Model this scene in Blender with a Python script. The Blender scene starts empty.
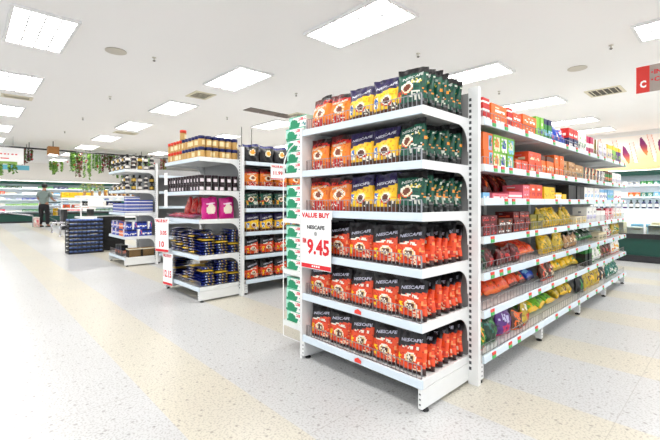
import bpy, math, random
from mathutils import Vector, Matrix, Euler
PI = math.pi
SC = bpy.context.scene
COL = SC.collection
RND = random.Random(7)

# ---------------------------------------------------------------- camera, world, exposure
cam_d = bpy.data.cameras.new('camera'); cam = bpy.data.objects.new('camera', cam_d); COL.objects.link(cam)
cam_d.sensor_width = 36.0
cam_d.lens = 36.0 * 388.0 / 660.0
cam_d.clip_end = 200
cam_d.shift_y = -18.0 / 660.0                    # horizon at y = 202 of 440
cam.location = (0, 0, 1.02)
VA = math.atan2(.728, .686)                      # viewing direction over the store grid
cam.rotation_euler = (PI / 2, 0, VA - PI / 2)
SC.camera = cam
w = bpy.data.worlds.new('world'); SC.world = w; w.use_nodes = True
w.node_tree.nodes['Background'].inputs[0].default_value = (.90, .95, 1.0, 1)
w.node_tree.nodes['Background'].inputs[1].default_value = .85
SC.view_settings.view_transform = 'Standard'
SC.view_settings.look = 'None'
SC.view_settings.gamma = 1.0
SC.view_settings.exposure = 1.0
SC.view_settings.use_curve_mapping = False
SC.cycles.use_denoising = True
SC.cycles.max_bounces = 6
SC.cycles.caustics_reflective = False
SC.cycles.caustics_refractive = False
SC.cycles.sample_clamp_indirect = 6.0
LAMP = 12.0                                      # radiance of the ceiling panels

# ---------------------------------------------------------------- materials
def lin(c):
    return tuple(((v / 12.92) if v <= .04045 else ((v + .055) / 1.055) ** 2.4) for v in c)

def mat(name, c, rough=.5, metal=0.0, var=.04, scale=14.0, emit=0.0, spec=.5, trans=0.0, alpha=1.0):
    m = bpy.data.materials.new(name); m.use_nodes = True
    nt = m.node_tree; b = nt.nodes['Principled BSDF']
    r, g, bb = lin(c)
    if var > 0:
        tc = nt.nodes.new('ShaderNodeTexCoord'); n = nt.nodes.new('ShaderNodeTexNoise'); n.inputs['Scale'].default_value = scale
        nt.links.new(tc.outputs['Object'], n.inputs['Vector'])
        mx = nt.nodes.new('ShaderNodeMix'); mx.data_type = 'RGBA'
        mx.inputs[6].default_value = (r * (1 - var), g * (1 - var), bb * (1 - var), 1)
        mx.inputs[7].default_value = (min(1, r * (1 + var)), min(1, g * (1 + var)), min(1, bb * (1 + var)), 1)
        nt.links.new(n.outputs[0], mx.inputs[0]); nt.links.new(mx.outputs[2], b.inputs['Base Color'])
    else:
        b.inputs['Base Color'].default_value = (r, g, bb, 1)
    b.inputs['Roughness'].default_value = rough
    b.inputs['Metallic'].default_value = metal
    b.inputs['Specular IOR Level'].default_value = spec
    b.inputs['Transmission Weight'].default_value = trans
    b.inputs['Alpha'].default_value = alpha
    if emit:
        b.inputs['Emission Color'].default_value = (r, g, bb, 1); b.inputs['Emission Strength'].default_value = emit
    return m

def printed(name, rough, bump=0.0, metal=0.0):
    m = bpy.data.materials.new(name); m.use_nodes = True
    nt = m.node_tree; b = nt.nodes['Principled BSDF']
    a = nt.nodes.new('ShaderNodeAttribute'); a.attribute_name = 'print'
    nt.links.new(a.outputs['Color'], b.inputs['Base Color'])
    b.inputs['Roughness'].default_value = rough; b.inputs['Metallic'].default_value = metal
    if bump:
        tc = nt.nodes.new('ShaderNodeTexCoord'); n = nt.nodes.new('ShaderNodeTexNoise'); n.inputs['Scale'].default_value = 22
        bp = nt.nodes.new('ShaderNodeBump'); bp.inputs['Strength'].default_value = bump; bp.inputs['Distance'].default_value = .01
        nt.links.new(tc.outputs['Object'], n.inputs['Vector']); nt.links.new(n.outputs[0], bp.inputs['Height'])
        nt.links.new(bp.outputs[0], b.inputs['Normal'])
    return m

M = dict(
    steel=mat('white_enamel_steel', (.88, .885, .885), .35, var=.02),
    lip=mat('pale_price_rail', (.80, .85, .89), .3, var=.02),
    panel=mat('grey_back_panel', (.60, .60, .60), .55, var=.03),
    slot=mat('slot_dark', (.26, .27, .29), .7, var=0),
    wire=mat('chrome_wire', (.62, .62, .64), .3, .85, var=0),
    chrome=mat('chrome_tube', (.80, .80, .82), .22, 1, var=0),
    ceiling=mat('ceiling_plaster', (.965, .958, .955), .9, var=.012, scale=.7),
    wall=mat('wall_paint', (.95, .94, .92), .8, var=.015, scale=.8),
    white=mat('white_plastic', (.94, .94, .94), .4, var=.02),
    paper=mat('white_paper', (.97, .97, .97), .6, var=.01),
    red=mat('red_ink', (.84, .08, .14), .5, var=.02),
    black=mat('black_ink', (.07, .07, .08), .5, var=.02),
    rubber=mat('black_rubber', (.06, .06, .06), .7, var=.05),
    dkgreen=mat('dark_green_enamel', (.03, .26, .22), .35, var=.04),
    dark=mat('charcoal_enamel', (.13, .13, .15), .4, var=.04),
    inner=mat('white_cooler_liner', (.95, .97, .98), .4, var=.01),
    glass=mat('clear_glass', (.93, .98, .96), .04, var=0, trans=1.0),
    acrylic=mat('clear_acrylic', (.96, .98, .98), .05, var=0, trans=1.0),
    lamp=mat('lamp_diffuser', (1.0, .99, .975), .5, var=0, emit=LAMP),
    caselamp=mat('case_tube_lamp', (.95, .98, 1.0), .5, var=0, emit=11.0),
    washfill=mat('wall_wash_glow', (1.0, .98, .95), .5, var=0, emit=4.0),  # glow of the added wall-wash lights
    louvre=mat('louvre_white', (.90, .90, .90), .3, var=0),
    ventc=mat('vent_cream', (.86, .83, .74), .6, var=.03),
    ventd=mat('vent_dark', (.30, .28, .24), .7, var=.05),
    disc=mat('beige_disc', (.78, .75, .70), .6, var=.02),
    signred=mat('sign_red', (.84, .17, .13), .45, var=.02),
    signgrey=mat('sign_taupe', (.62, .57, .54), .45, var=.02),
    ticket_r=mat('ticket_red', (.90, .25, .20), .5, var=.02),
    ticket_g=mat('ticket_green', (.25, .68, .35), .5, var=.02),
    cardboard=mat('cardboard', (.66, .52, .34), .8, var=.06),
    wood=mat('lantern_wood', (.66, .45, .24), .6, var=.15, scale=8),
    skin=mat('skin', (.70, .50, .40), .55, var=.04),
    hair=mat('dark_hair', (.07, .06, .06), .6, var=.2),
    trouser=mat('dark_trousers', (.13, .12, .14), .8, var=.1),
    tray=mat('black_tray', (.09, .10, .14), .5, var=.05),
    leafd=mat('leaf_green', (.28, .48, .16), .55, var=.25, scale=9),
    leafl=mat('leaf_light_green', (.50, .66, .28), .55, var=.25, scale=9),
    leafr=mat('leaf_burgundy', (.45, .16, .18), .55, var=.25, scale=9),
    fruit=mat('fruit_red', (.66, .12, .16), .4, var=.15),
    rail=mat('rail_black', (.12, .12, .12), .5, var=.02),
    foil=printed('printed_foil', .36, .35),
    carton=printed('printed_carton', .5),
    can=printed('printed_can', .3),
    film=printed('printed_film', .28, .5),
)

# ---------------------------------------------------------------- mesh building
for k_ in ('lamp', 'caselamp', 'washfill'): M[k_].cycles.emission_sampling = 'FRONT'
class MB:
    def __init__(s): s.v = []; s.f = []; s.m = []; s.c = []; s.sm = []
    def face(s, idx, m=0, c=(1, 1, 1), sm=False): s.f.append(tuple(idx)); s.m.append(m); s.c.append(c); s.sm.append(sm)
    def box(s, x0, y0, z0, x1, y1, z1, m=0, c=(1, 1, 1)):
        n = len(s.v)
        s.v += [(x0, y0, z0), (x1, y0, z0), (x1, y1, z0), (x0, y1, z0), (x0, y0, z1), (x1, y0, z1), (x1, y1, z1), (x0, y1, z1)]
        for q in ((0, 3, 2, 1), (4, 5, 6, 7), (0, 1, 5, 4), (1, 2, 6, 5), (2, 3, 7, 6), (3, 0, 4, 7)):
            s.face([n + i for i in q], m, c)
        return s
    def quad(s, pts, m=0, c=(1, 1, 1)):
        n = len(s.v); s.v += list(pts); s.face([n + i for i in range(len(pts))], m, c); return s
    def prism(s, prof, a, b, axis='x', m=0, c=(1, 1, 1)):
        n = len(s.v); k = len(prof)
        def P(t, p):
            return (t, p[0], p[1]) if axis == 'x' else ((p[0], t, p[1]) if axis == 'y' else (p[0], p[1], t))
        s.v += [P(a, p) for p in prof] + [P(b, p) for p in prof]
        s.face([n + i for i in range(k)][::-1], m, c); s.face([n + k + i for i in range(k)], m, c)
        for i in range(k):
            j = (i + 1) % k
            s.face((n + i, n + j, n + k + j, n + k + i), m, c)
        return s
    def tube(s, pts, r, n=6, m=0, c=(1, 1, 1), cap=True):
        pts = [Vector(p) for p in pts]; base = len(s.v)
        for i, p in enumerate(pts):
            d = (pts[min(i + 1, len(pts) - 1)] - pts[max(i - 1, 0)]).normalized()
            a = d.orthogonal().normalized(); b = d.cross(a)
            if i:
                a = (pa - d * pa.dot(d)).normalized(); b = d.cross(a)
            pa = a
            for k in range(n):
                t = 2 * PI * k / n; q = p + (a * math.cos(t) + b * math.sin(t)) * r; s.v.append(tuple(q))
        for i in range(len(pts) - 1):
            for k in range(n):
                s.face((base + i * n + k, base + i * n + (k + 1) % n, base + (i + 1) * n + (k + 1) % n, base + (i + 1) * n + k), m, c, n > 4)
        if cap:
            s.face([base + k for k in range(n)][::-1], m, c); e = base + (len(pts) - 1) * n; s.face([e + k for k in range(n)], m, c)
        return s
    def lathe(s, prof, n=14, m=0, cf=None, cen=(0, 0, 0), sy=1.0):
        base = len(s.v)
        for r, z in prof:
            for k in range(n):
                t = 2 * PI * k / n; s.v.append((cen[0] + r * math.sin(t), cen[1] - r * math.cos(t) * sy, cen[2] + z))
        for i in range(len(prof) - 1):
            for k in range(n):
                c = cf(i, k) if cf else (1, 1, 1)
                s.face((base + i * n + k, base + i * n + (k + 1) % n, base + (i + 1) * n + (k + 1) % n, base + (i + 1) * n + k), m, c, True)
        s.face([base + k for k in range(n)][::-1], m, cf(0, 0) if cf else (1, 1, 1))
        e = base + (len(prof) - 1) * n; s.face([e + k for k in range(n)], m, cf(len(prof) - 2, 0) if cf else (1, 1, 1))
        return s
    def build(s, name, mats, parent=None, link=True):
        me = bpy.data.meshes.new(name); me.from_pydata(s.v, [], s.f)
        if not isinstance(mats, (list, tuple)): mats = [mats]
        for x in mats: me.materials.append(x)
        me.polygons.foreach_set('material_index', s.m); me.polygons.foreach_set('use_smooth', s.sm)
        if any(x.name.startswith('printed') for x in mats):
            at = me.color_attributes.new('print', 'FLOAT_COLOR', 'CORNER'); data = []
            for f, c in zip(s.f, s.c):
                l = [q ** 1.22 for q in lin(c)]; data += [l[0], l[1], l[2], 1.0] * len(f)
            at.data.foreach_set('color', data)
        me.update()
        o = bpy.data.objects.new(name, me)
        if link: COL.objects.link(o)
        if parent: o.parent = parent
        return o

USED = {}
def tag(o, label, cat, group=None, kind=None):
    if label: o['label'] = label; USED.setdefault(label, []).append((o.name, group))
    if cat: o['category'] = cat
    if group: o['group'] = group
    if kind: o['kind'] = kind
    return o
def thing(name, label, cat, loc=(0, 0, 0), rz=0, group=None, link=True):
    o = bpy.data.objects.new(name, None); o.empty_display_size = .1
    if link: COL.objects.link(o)
    o.location = loc; o.rotation_euler = (0, 0, rz)
    return tag(o, label, cat, group) if label else o
def struct(name, mb, m):
    o = mb.build(name, m); o['kind'] = 'structure'; return o
KIDS = {}
def adopt(root, *kids): KIDS.setdefault(root.name, []).extend(kids); return root
def inst(proto, loc, rot, label, cat, group, scale=None, kids=True):
    c = proto.copy(); COL.objects.link(c); c.location = loc
    c.rotation_euler = rot if isinstance(rot, tuple) else (0, 0, rot)
    if scale: c.scale = scale
    tag(c, label, cat, group)
    if kids:
        for k in KIDS.get(proto.name, []):
            d = k.copy(); COL.objects.link(d); d.parent = c
    return c
ORD = ['first', 'second', 'third', 'fourth', 'fifth', 'sixth', 'seventh', 'eighth', 'ninth', 'tenth', 'eleventh', 'twelfth', 'thirteenth', 'fourteenth', 'fifteenth', 'sixteenth', 'seventeenth', 'eighteenth', 'nineteenth', 'twentieth'] + ['twenty-' + x for x in ['first', 'second', 'third', 'fourth', 'fifth', 'sixth', 'seventh', 'eighth', 'ninth']] + ['thirtieth'] + ['thirty-' + x for x in ['first', 'second', 'third', 'fourth', 'fifth', 'sixth', 'seventh', 'eighth', 'ninth']]
SHELF6 = ['top', 'second', 'third', 'fourth', 'fifth', 'bottom']

# ---- lettering
_TX = {}
def text_geo(s, bold=0.0):
    k = (s, bold)
    if k not in _TX:
        cu = bpy.data.curves.new('t', 'FONT'); cu.body = s; cu.size = 1; cu.offset = bold; cu.resolution_u = 2
        o = bpy.data.objects.new('t', cu); me = bpy.data.meshes.new_from_object(o)
        vs = [tuple(v.co) for v in me.vertices]; fs = [tuple(p.vertices) for p in me.polygons]
        x0 = min(v[0] for v in vs); x1 = max(v[0] for v in vs); y0 = min(v[1] for v in vs); y1 = max(v[1] for v in vs)
        _TX[k] = ([((v[0] - x0) / (x1 - x0) - .5, (v[1] - y0) / (y1 - y0) - .5) for v in vs], fs)
        bpy.data.objects.remove(o); bpy.data.curves.remove(cu); bpy.data.meshes.remove(me)
    return _TX[k]
def lettering(mb, s, cx, cz, w, h, y=0, m=0, bold=.02, fn=None, slant=0, c=(1, 1, 1)):
    vs, fs = text_geo(s, bold); n = len(mb.v)
    for a, b in vs:
        x = cx + a * w; z = cz + b * h + slant * a * w
        mb.v.append((x, fn(x, z) if fn else y, z))
    for f in fs: mb.face([n + i for i in f], m, c)

# ================================================================ THE SETTING
def floor_material():
    m = bpy.data.materials.new('terrazzo_floor'); m.use_nodes = True
    nt = m.node_tree; b = nt.nodes['Principled BSDF']; N = nt.nodes.new; L = nt.links.new
    g = N('ShaderNodeNewGeometry'); sx = N('ShaderNodeSeparateXYZ'); L(g.outputs['Position'], sx.inputs[0])
    def math_(op, a, bb=None):
        q = N('ShaderNodeMath'); q.operation = op
        for i, v in enumerate((a, bb)):
            if v is None: continue
            if isinstance(v, (int, float)): q.inputs[i].default_value = v
            else: L(v, q.inputs[i])
        return q.outputs[0]
    x = sx.outputs[0]; y = sx.outputs[1]
    fr = math_('MODULO', math_('SUBTRACT', x, .70), 1.09)
    band = math_('MULTIPLY', math_('LESS_THAN', fr, .40), math_('GREATER_THAN', x, .70))
    # tile-to-tile variation
    def mixc(f, a, bb):
        q = N('ShaderNodeMix'); q.data_type = 'RGBA'
        if isinstance(f, (int, float)): q.inputs[0].default_value = f
        else: L(f, q.inputs[0])
        for i, v in ((6, a), (7, bb)):
            if isinstance(v, tuple): q.inputs[i].default_value = v + (1,)
            else: L(v, q.inputs[i])
        return q.outputs[2]
    base = mixc(band, lin((.755, .76, .765)), lin((.785, .765, .705)))
    big = N('ShaderNodeTexNoise'); big.noise_dimensions = '2D'; big.inputs['Scale'].default_value = 1.3; big.inputs['Detail'].default_value = 5; L(g.outputs['Position'], big.inputs['Vector'])
    r1 = N('ShaderNodeMapRange'); r1.inputs[1].default_value = .3; r1.inputs[2].default_value = .75; r1.inputs[3].default_value = 0; r1.inputs[4].default_value = .30; L(big.outputs[0], r1.inputs[0])
    base = mixc(r1.outputs[0], base, lin((.70, .70, .69)))
    vo = N('ShaderNodeTexNoise'); vo.noise_dimensions = '2D'; vo.inputs['Scale'].default_value = 95; vo.inputs['Detail'].default_value = 1.5; L(g.outputs['Position'], vo.inputs['Vector'])
    sp = N('ShaderNodeMapRange'); sp.inputs[1].default_value = .50; sp.inputs[2].default_value = .72; sp.inputs[3].default_value = 0; sp.inputs[4].default_value = .45; L(vo.outputs[0], sp.inputs[0])
    base = mixc(sp.outputs[0], base, lin((.45, .43, .41)))
    v2 = N('ShaderNodeTexVoronoi'); v2.voronoi_dimensions = '2D'; v2.inputs['Scale'].default_value = 9; L(g.outputs['Position'], v2.inputs['Vector'])
    s2 = N('ShaderNodeMapRange'); s2.inputs[1].default_value = .09; s2.inputs[2].default_value = .04; s2.inputs[3].default_value = 0; s2.inputs[4].default_value = .5; L(v2.outputs['Distance'], s2.inputs[0])
    base = mixc(s2.outputs[0], base, lin((.35, .33, .31)))
    tx = math_('MODULO', math_('ADD', x, 50.0 - .70 + .545 * 2 * 0), .545)
    ty = math_('MODULO', math_('ADD', y, 50.0), .9)
    ln = math_('LESS_THAN', ty, .004)
    base = mixc(math_('MULTIPLY', ln, .35), base, lin((.5, .48, .45)))
    L(base, b.inputs['Base Color'])
    b.inputs['Roughness'].default_value = .30
    return m
struct('floor', MB().box(-9, -6, -.1, 14.3, 26.3, 0), floor_material())
struct('ceiling', MB().box(-9, -6, 3.05, 14.3, 26.3, 3.15), M['ceiling'])
struct('wall_back', MB().box(-9, 25.2, 0, 14.3, 25.4, 3.05), M['wall'])
struct('wall_right', MB().box(14.0, -6, 0, 14.2, 25.2, 3.05), M['wall'])

# ceiling panels
pf = MB()
for a in ((-.31, -.61, .31, -.575), (-.31, .575, .31, .61), (-.31, -.575, -.275, .575), (.275, -.575, .31, .575)):
    pf.box(a[0], a[1], -.03, a[2], a[3], 0)
pl = thing('ceiling_light', None, None, link=False)
f_ = pf.build('frame', M['louvre'], link=False)
d_ = MB().quad([(-.275, -.575, -.010), (-.275, .575, -.010), (.275, .575, -.010), (.275, -.575, -.010)]).build('diffuser', M['lamp'], link=False)
lv = MB()
for k in range(1, 4): lv.box(-.275 + k * .1375 - .007, -.575, -.028, -.275 + k * .1375 + .007, .575, -.012)
for k in range(1, 10): lv.box(-.275, -.575 + k * 1.15 / 10 - .006, -.026, .275, -.575 + k * 1.15 / 10 + .006, -.012)
l_ = lv.build('louvre_grid', M['panel'], link=False)
adopt(pl, f_, d_, l_)
ROWX = ['over the open floor', 'between the coffee rack row and open floor', 'over the middle of the gondolas', 'towards the wall cooler', 'before the wall cooler', 'above the island freezer']
for i, X in enumerate((.65, 3.27, 5.88, 8.5, 11.1, 12.9)):  # last column is added to brighten the mural
    for j, Y in enumerate((-2.4, .27, 3.0, 5.7, 8.4, 11.1, 13.8, 16.5, 19.4, 22.4)):  # last row is added to lighten the back of the store
        if i > 2 and j > 6: continue
        inst(pl, (X, Y, 3.05), 0, f'white louvred ceiling light, {ORD[j]} from entrance wall in {ORD[i]} column from open floor', 'ceiling light', 'ceiling light panels')
for j, Y in enumerate((-2.4, .27, 3.0, 5.7, 8.4, 11.1)):
    inst(pl, (-2.0, Y, 3.05), 0, f'white louvred ceiling light, {ORD[j]} from entrance wall in outermost column', 'ceiling light', 'ceiling light panels')

def vent(x, y, lx, ly, n, along, label, m_in):
    t = thing('ceiling_vent', label, 'air vent', (x, y, 3.05), 0, 'air vents in the ceiling')
    MB().box(-lx / 2, -ly / 2, -.004, lx / 2, ly / 2, 0).build('backing', m_in, t)
    fr = MB()
    for a in ((-lx / 2 - .05, -ly / 2 - .05, lx / 2 + .05, -ly / 2), (-lx / 2 - .05, ly / 2, lx / 2 + .05, ly / 2 + .05), (-lx / 2 - .05, -ly / 2, -lx / 2, ly / 2), (lx / 2, -ly / 2, lx / 2 + .05, ly / 2)):
        fr.box(a[0], a[1], -.012, a[2], a[3], 0)
    fr.build('frame', M['ventc'], t)
    sl = MB()
    for k in range(n):
        u = (k + .5) / n - .5
        if along == 'x': sl.box(-lx / 2, u * ly - .004, -.014, lx / 2, u * ly + .004, -.004)
        else: sl.box(u * lx - .004, -ly / 2, -.014, u * lx + .004, ly / 2, -.004)
    sl.build('slats', M['ventc'], t)
vent(3.27, 7.05, .30, .38, 5, 'x', 'small cream square ceiling vent above the aisle of jar rack', M['ventd'])
vent(.74, 9.6, .38, .2, 4, 'x', 'narrow cream ceiling vent between two lights over open floor', M['ventd'])
vent(8.56, 1.72, .45, .45, 5, 'x', 'cream louvred ceiling vent near the red C aisle sign', M['ventd'])
vent(3.45, 12.4, .5, .3, 5, 'x', 'far cream ceiling vent above the bottle rack', M['ventd'])
vent(5.7, 7.1, .35, .3, 4, 'x', 'cream ceiling vent behind the green cartons rack', M['ventd'])
for k in range(3):
    t = thing('return_air_grille', f'dark olive return air grille, {["outer", "middle", "inner"][k]} one of the row of three', 'air vent', (4.66 + k * .41, 7.38, 3.05), 0, 'row of dark return air grilles')
    MB().box(-.19, -.16, -.006, .19, .16, 0).build('backing', M['ventd'], t)
    sl = MB()
    for q in range(11): sl.box(-.19, -.15 + q * .03 - .004, -.014, .19, -.15 + q * .03 + .004, -.006)
    sl.build('slats', M['signgrey'], t)
for X, Y, lb in ((1.48, 5.76, 'round beige ceiling speaker over the open floor'), (6.76, 1.71, 'round beige ceiling speaker over the carton gondola aisle')):
    tag(MB().lathe([(.13, -.012), (.13, -.004), (.11, 0)], 28, cen=(0, 0, 0)).build('ceiling_speaker', M['disc']), lb, 'ceiling speaker').location = (X, Y, 3.05)
spk = MB().lathe([(.028, 0), (.028, -.006), (.008, -.01), (.008, -.04), (.02, -.045), (.02, -.05)][::-1], 10).build('sprinkler_head', [M['disc']], link=False)
sp_w = MB().lathe([(.012, -.055), (.022, -.045), (.006, -.04)], 10).build('deflector', M['dark'], link=False); adopt(spk, sp_w)
FR = lambda px, py, z=3.05: (lambda f: (f * ((px - 330) / 388 * .728 + .686), f * (-(px - 330) / 388 * .686 + .728)))(388 * (z - 1.02) / (202 - py))
SPR = [(1.94, 5.66, 'over the open floor before the jar rack'), (2.04, 8.33, 'between light columns over open floor'), (2.08, 10.9, 'third outwards over open floor'), (2.09, 13.3, 'near the hanging garlands'), (4.58, 8.45, 'beyond the jar rack gondola'), (4.51, 5.71, 'above the gondola beside green cartons rack'), (4.51, 3.03, 'above the green coffee bags'), (7.13, 3.05, 'above the orange cartons'), (6.09, 1.16, 'beside the aisle sign')]
for X, Y, lb in SPR:
    inst(spk, (X, Y, 3.05), 0, f'small ceiling sprinkler head {lb}', 'sprinkler', 'ceiling sprinkler heads')

# ================================================================ SHELVING
def bracket_prof(D, lip=.042, flip=False):
    p = [(0.004, 0), (0.004, -lip)]
    r = .11
    p.append((D - .035 - r, -lip - .004))
    for k in range(1, 8):
        a = k / 8 * PI / 2
        p.append((D - .035 - r + r * math.sin(a), -lip - .004 - r * (1 - math.cos(a)) * 1.0))
    p += [(D - .035, -lip - .004 - r), (D - .035, -.185), (D, -.20), (D, 0)]
    return p
def wire_guard(W, h=.07, pitch=.025, r=.0019):
    m = MB()
    for z in (.006, h): m.tube([(0.01, 0, z), (W - .01, 0, z)], r * 1.2, 4)
    n = int((W - .02) / pitch)
    for k in range(n + 1):
        x = .01 + (W - .02) * k / n
        m.tube([(x, 0, 0), (x, 0, h)], r, 4, cap=False)
    for x in (.01, W - .01):
        m.tube([(x, 0, h), (x, .003, h), (x, .007, h - .01), (x, .007, 0.004)], r * 1.2, 4)
    return m
def rack(name, label, cat, loc, rz, W, D, levels, bays, top, guards, backz=None, tickets=None, posts='both', group=None, base_side=True):
    """local frame: front looks to -y, width along x, z up; bays of width W"""
    t = thing(name, label, cat, loc, rz, group)
    TW = W * bays
    MB().box(0, D, .05, TW, D + .02, top - .02).build('back_panel', M['panel'], t)
    for k in range(bays + 1):
        x = k * W
        if k == 0: a, b = (-.07, 0.0)
        elif k == bays: a, b = (0.0, .058 if bays == 1 else .07)
        else: a, b = (-.03, .03)
        if bays > 1 and k == 0: a = .0005
        up = MB()
        if 0 < k < bays: up.box(x + a, D - .012, 0, x + b, D - .001, top)
        else:
            up.box(x + a, D - .03, 0, x + b, D + (.0 if bays == 1 else .05), top)
            sx = x - .012 if k == 0 else x + .012
            n = int((top - .1) / .032)
            for q in range(n):
                z = .08 + q * .032
                up.box(sx - .007, D - .031, z, sx + .007, D - .029, z + .017, 1)
        up.build('upright', [M['steel'], M['slot']], t)
    for li, z in enumerate(levels):
        last = li == len(levels) - 1
        for k in range(bays):
            s = MB()
            s.box(.004, .012, -.020, W - .004, D - .005, -.008)
            s.prism([(0.002, -.042), (0.0, -.040), (.003, -.002), (.006, 0), (.014, 0), (.014, -.042)], .002, W - .002, 'x', 1)
            for xx in (.002, W - .012):
                s.box(xx, .014, -.040, xx + .010, D - .01, 0.002 if bays == 1 else -.009)
            o = s.build('shelf', [M['steel'], M['lip']], t); o.location = (k * W, 0, z)
            if not last:
                for xx in ((0.0, W - .004) if bays == 1 else ((0.0,) if k == 0 else ((W - .004,) if k == bays - 1 else ()))):
                    MB().prism(bracket_prof(D), xx, xx + .004, 'x').build('shelf_bracket', M['steel'], o)
            if li in guards:
                g = wire_guard(W - .02, guards[li] if isinstance(guards, dict) else .07, .025 if bays == 1 else .048, .0019 if bays == 1 else .0015).build('wire_guard', M['wire'], o); g.location = (.01, .022, -.006)
            if tickets:
                for (tl, tk, tx) in tickets:
                    if tl == li and tk == k:
                        q = MB(); q.box(tx, -.0035, -.038, tx + .042, .0015, -.019, 1); q.box(tx, -.0030, -.019, tx + .042, .0035, -.003, 0)
                        q.build('price_ticket', [M['ticket_r'], M['ticket_g']], o)
    zb = levels[-1]
    if base_side:
        for k in range(bays + 1):
            x = k * W
            x0, x1 = (x, x + .022) if k == 0 else ((x - .022, x) if k == bays else (x - .011, x + .011))
            b = MB()
            if bays == 1: b.box(x0, .0, .018, x1, D, zb - .042)
            else:
                b.box(x0, .03, .03, x1, D, zb - .042); b.box(x0 - .008, .02, .02, x1 + .008, .06, zb - .042)
            for zz in (.035, .06, .085): b.box(x0 + .006, -.001 if bays == 1 else .019, zz, x0 + .014, .001 if bays == 1 else .021, zz + .008, 1)
            b.build('base_panel', [M['steel'], M['slot']], t)
            ft = MB(); ft.lathe([(.02, 0), (.02, .008), (.008, .01), (.008, .03)], 10, cen=((x0 + x1) / 2, .04, 0)); ft.build('foot', M['rubber'], t)
    return t

LV1 = [1.49, 1.224, .967, .691, .426, .154]
E1 = rack('end_display_rack', 'white end display rack full of coffee bags with a large price sign', 'shelf rack', (1.603, 1.967, 0), -PI / 2, .912, .49, LV1, 1, 1.66, {i: .07 for i in range(6)})
LVG = [1.496, 1.235, 1.043, .825, .619, .406, .154]
tk = []
for li, xs in {0: (.1, .27, .6), 1: (.12, .22, .34, .62, .8), 2: (.27, .38, .62), 3: (.08, .62, .78), 4: (.08, .2, .31, .8), 5: (.08, .66, .84), 6: (.1, .33, .47, .78)}.items():
    for x in xs: tk.append((li, 0, x))
for k in (1, 2, 3):
    for li in range(7):
        for x in (.15, .48, .75): tk.append((li, k, x + .03 * ((li * 3 + k) % 4)))
G1 = rack('gondola_shelving', 'long white double-sided gondola stocked with cartons behind the coffee end rack', 'shelf rack', (2.115, .985, 0), 0, .97, .46, LVG, 4, 1.66, {0: .05, 1: .05, 3: .06, 4: .06, 5: .06, 6: .06}, tickets=tk)
LV2 = [1.48, 1.136, .84, .47, .15]
E2 = rack('end_display_rack', 'white end display rack of jars, jelly cups and blue packets', 'shelf rack', (1.72, 4.67, 0), -PI / 2, .912, .49, LV2, 1, 1.62, {2: .05, 4: .06})
LVH = [1.47, 1.20, .95, .69, .43, .16]
G2 = rack('gondola_shelving', 'white gondola of coffee bags behind the jar display rack', 'shelf rack', (2.245, 3.72, 0), 0, .97, .46, LVH, 4, 1.62, {1: .05, 2: .05, 3: .05, 4: .06, 5: .06})
LV3 = [1.54, 1.21, .85, .47, .14]
E3 = rack('end_display_rack', 'white end display rack of bottles, jars and blue boxes beyond the jar rack', 'shelf rack', (1.83, 7.56, 0), -PI / 2, .912, .49, LV3, 1, 1.66, {4: .10})
G3 = rack('gondola_shelving', 'white gondola behind the bottle display rack', 'shelf rack', (2.36, 6.66, 0), 0, .97, .46, LVH, 4, 1.62, {})
for g, y0, lv in ((G1, .46, LVG), (G2, .46, LVH), (G3, .46, LVH)):      # the other side of each double gondola
    MB().box(0, y0 + .08, .05, 3.88, y0 + .10, 1.6).build('back_panel', M['panel'], g)
    for z in (1.47, 1.15, .83, .50, .15):
        s = MB(); s.box(.004, y0 + .10, z - .02, 3.876, y0 + .52, z - .008); s.box(.004, y0 + .515, z - .042, 3.876, y0 + .53, z)
        s.build('shelf', M['steel'], g)
    for x in (0, 3.86): MB().box(x, y0 + .10, .02, x + .02, y0 + .52, .11).build('base_panel', M['steel'], g)
# a strip hooked to the endcap: side panel
MB().box(-.022, .0, .0, -.001, .46, 1.50).build('side_panel', M['steel'], E1)

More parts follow.
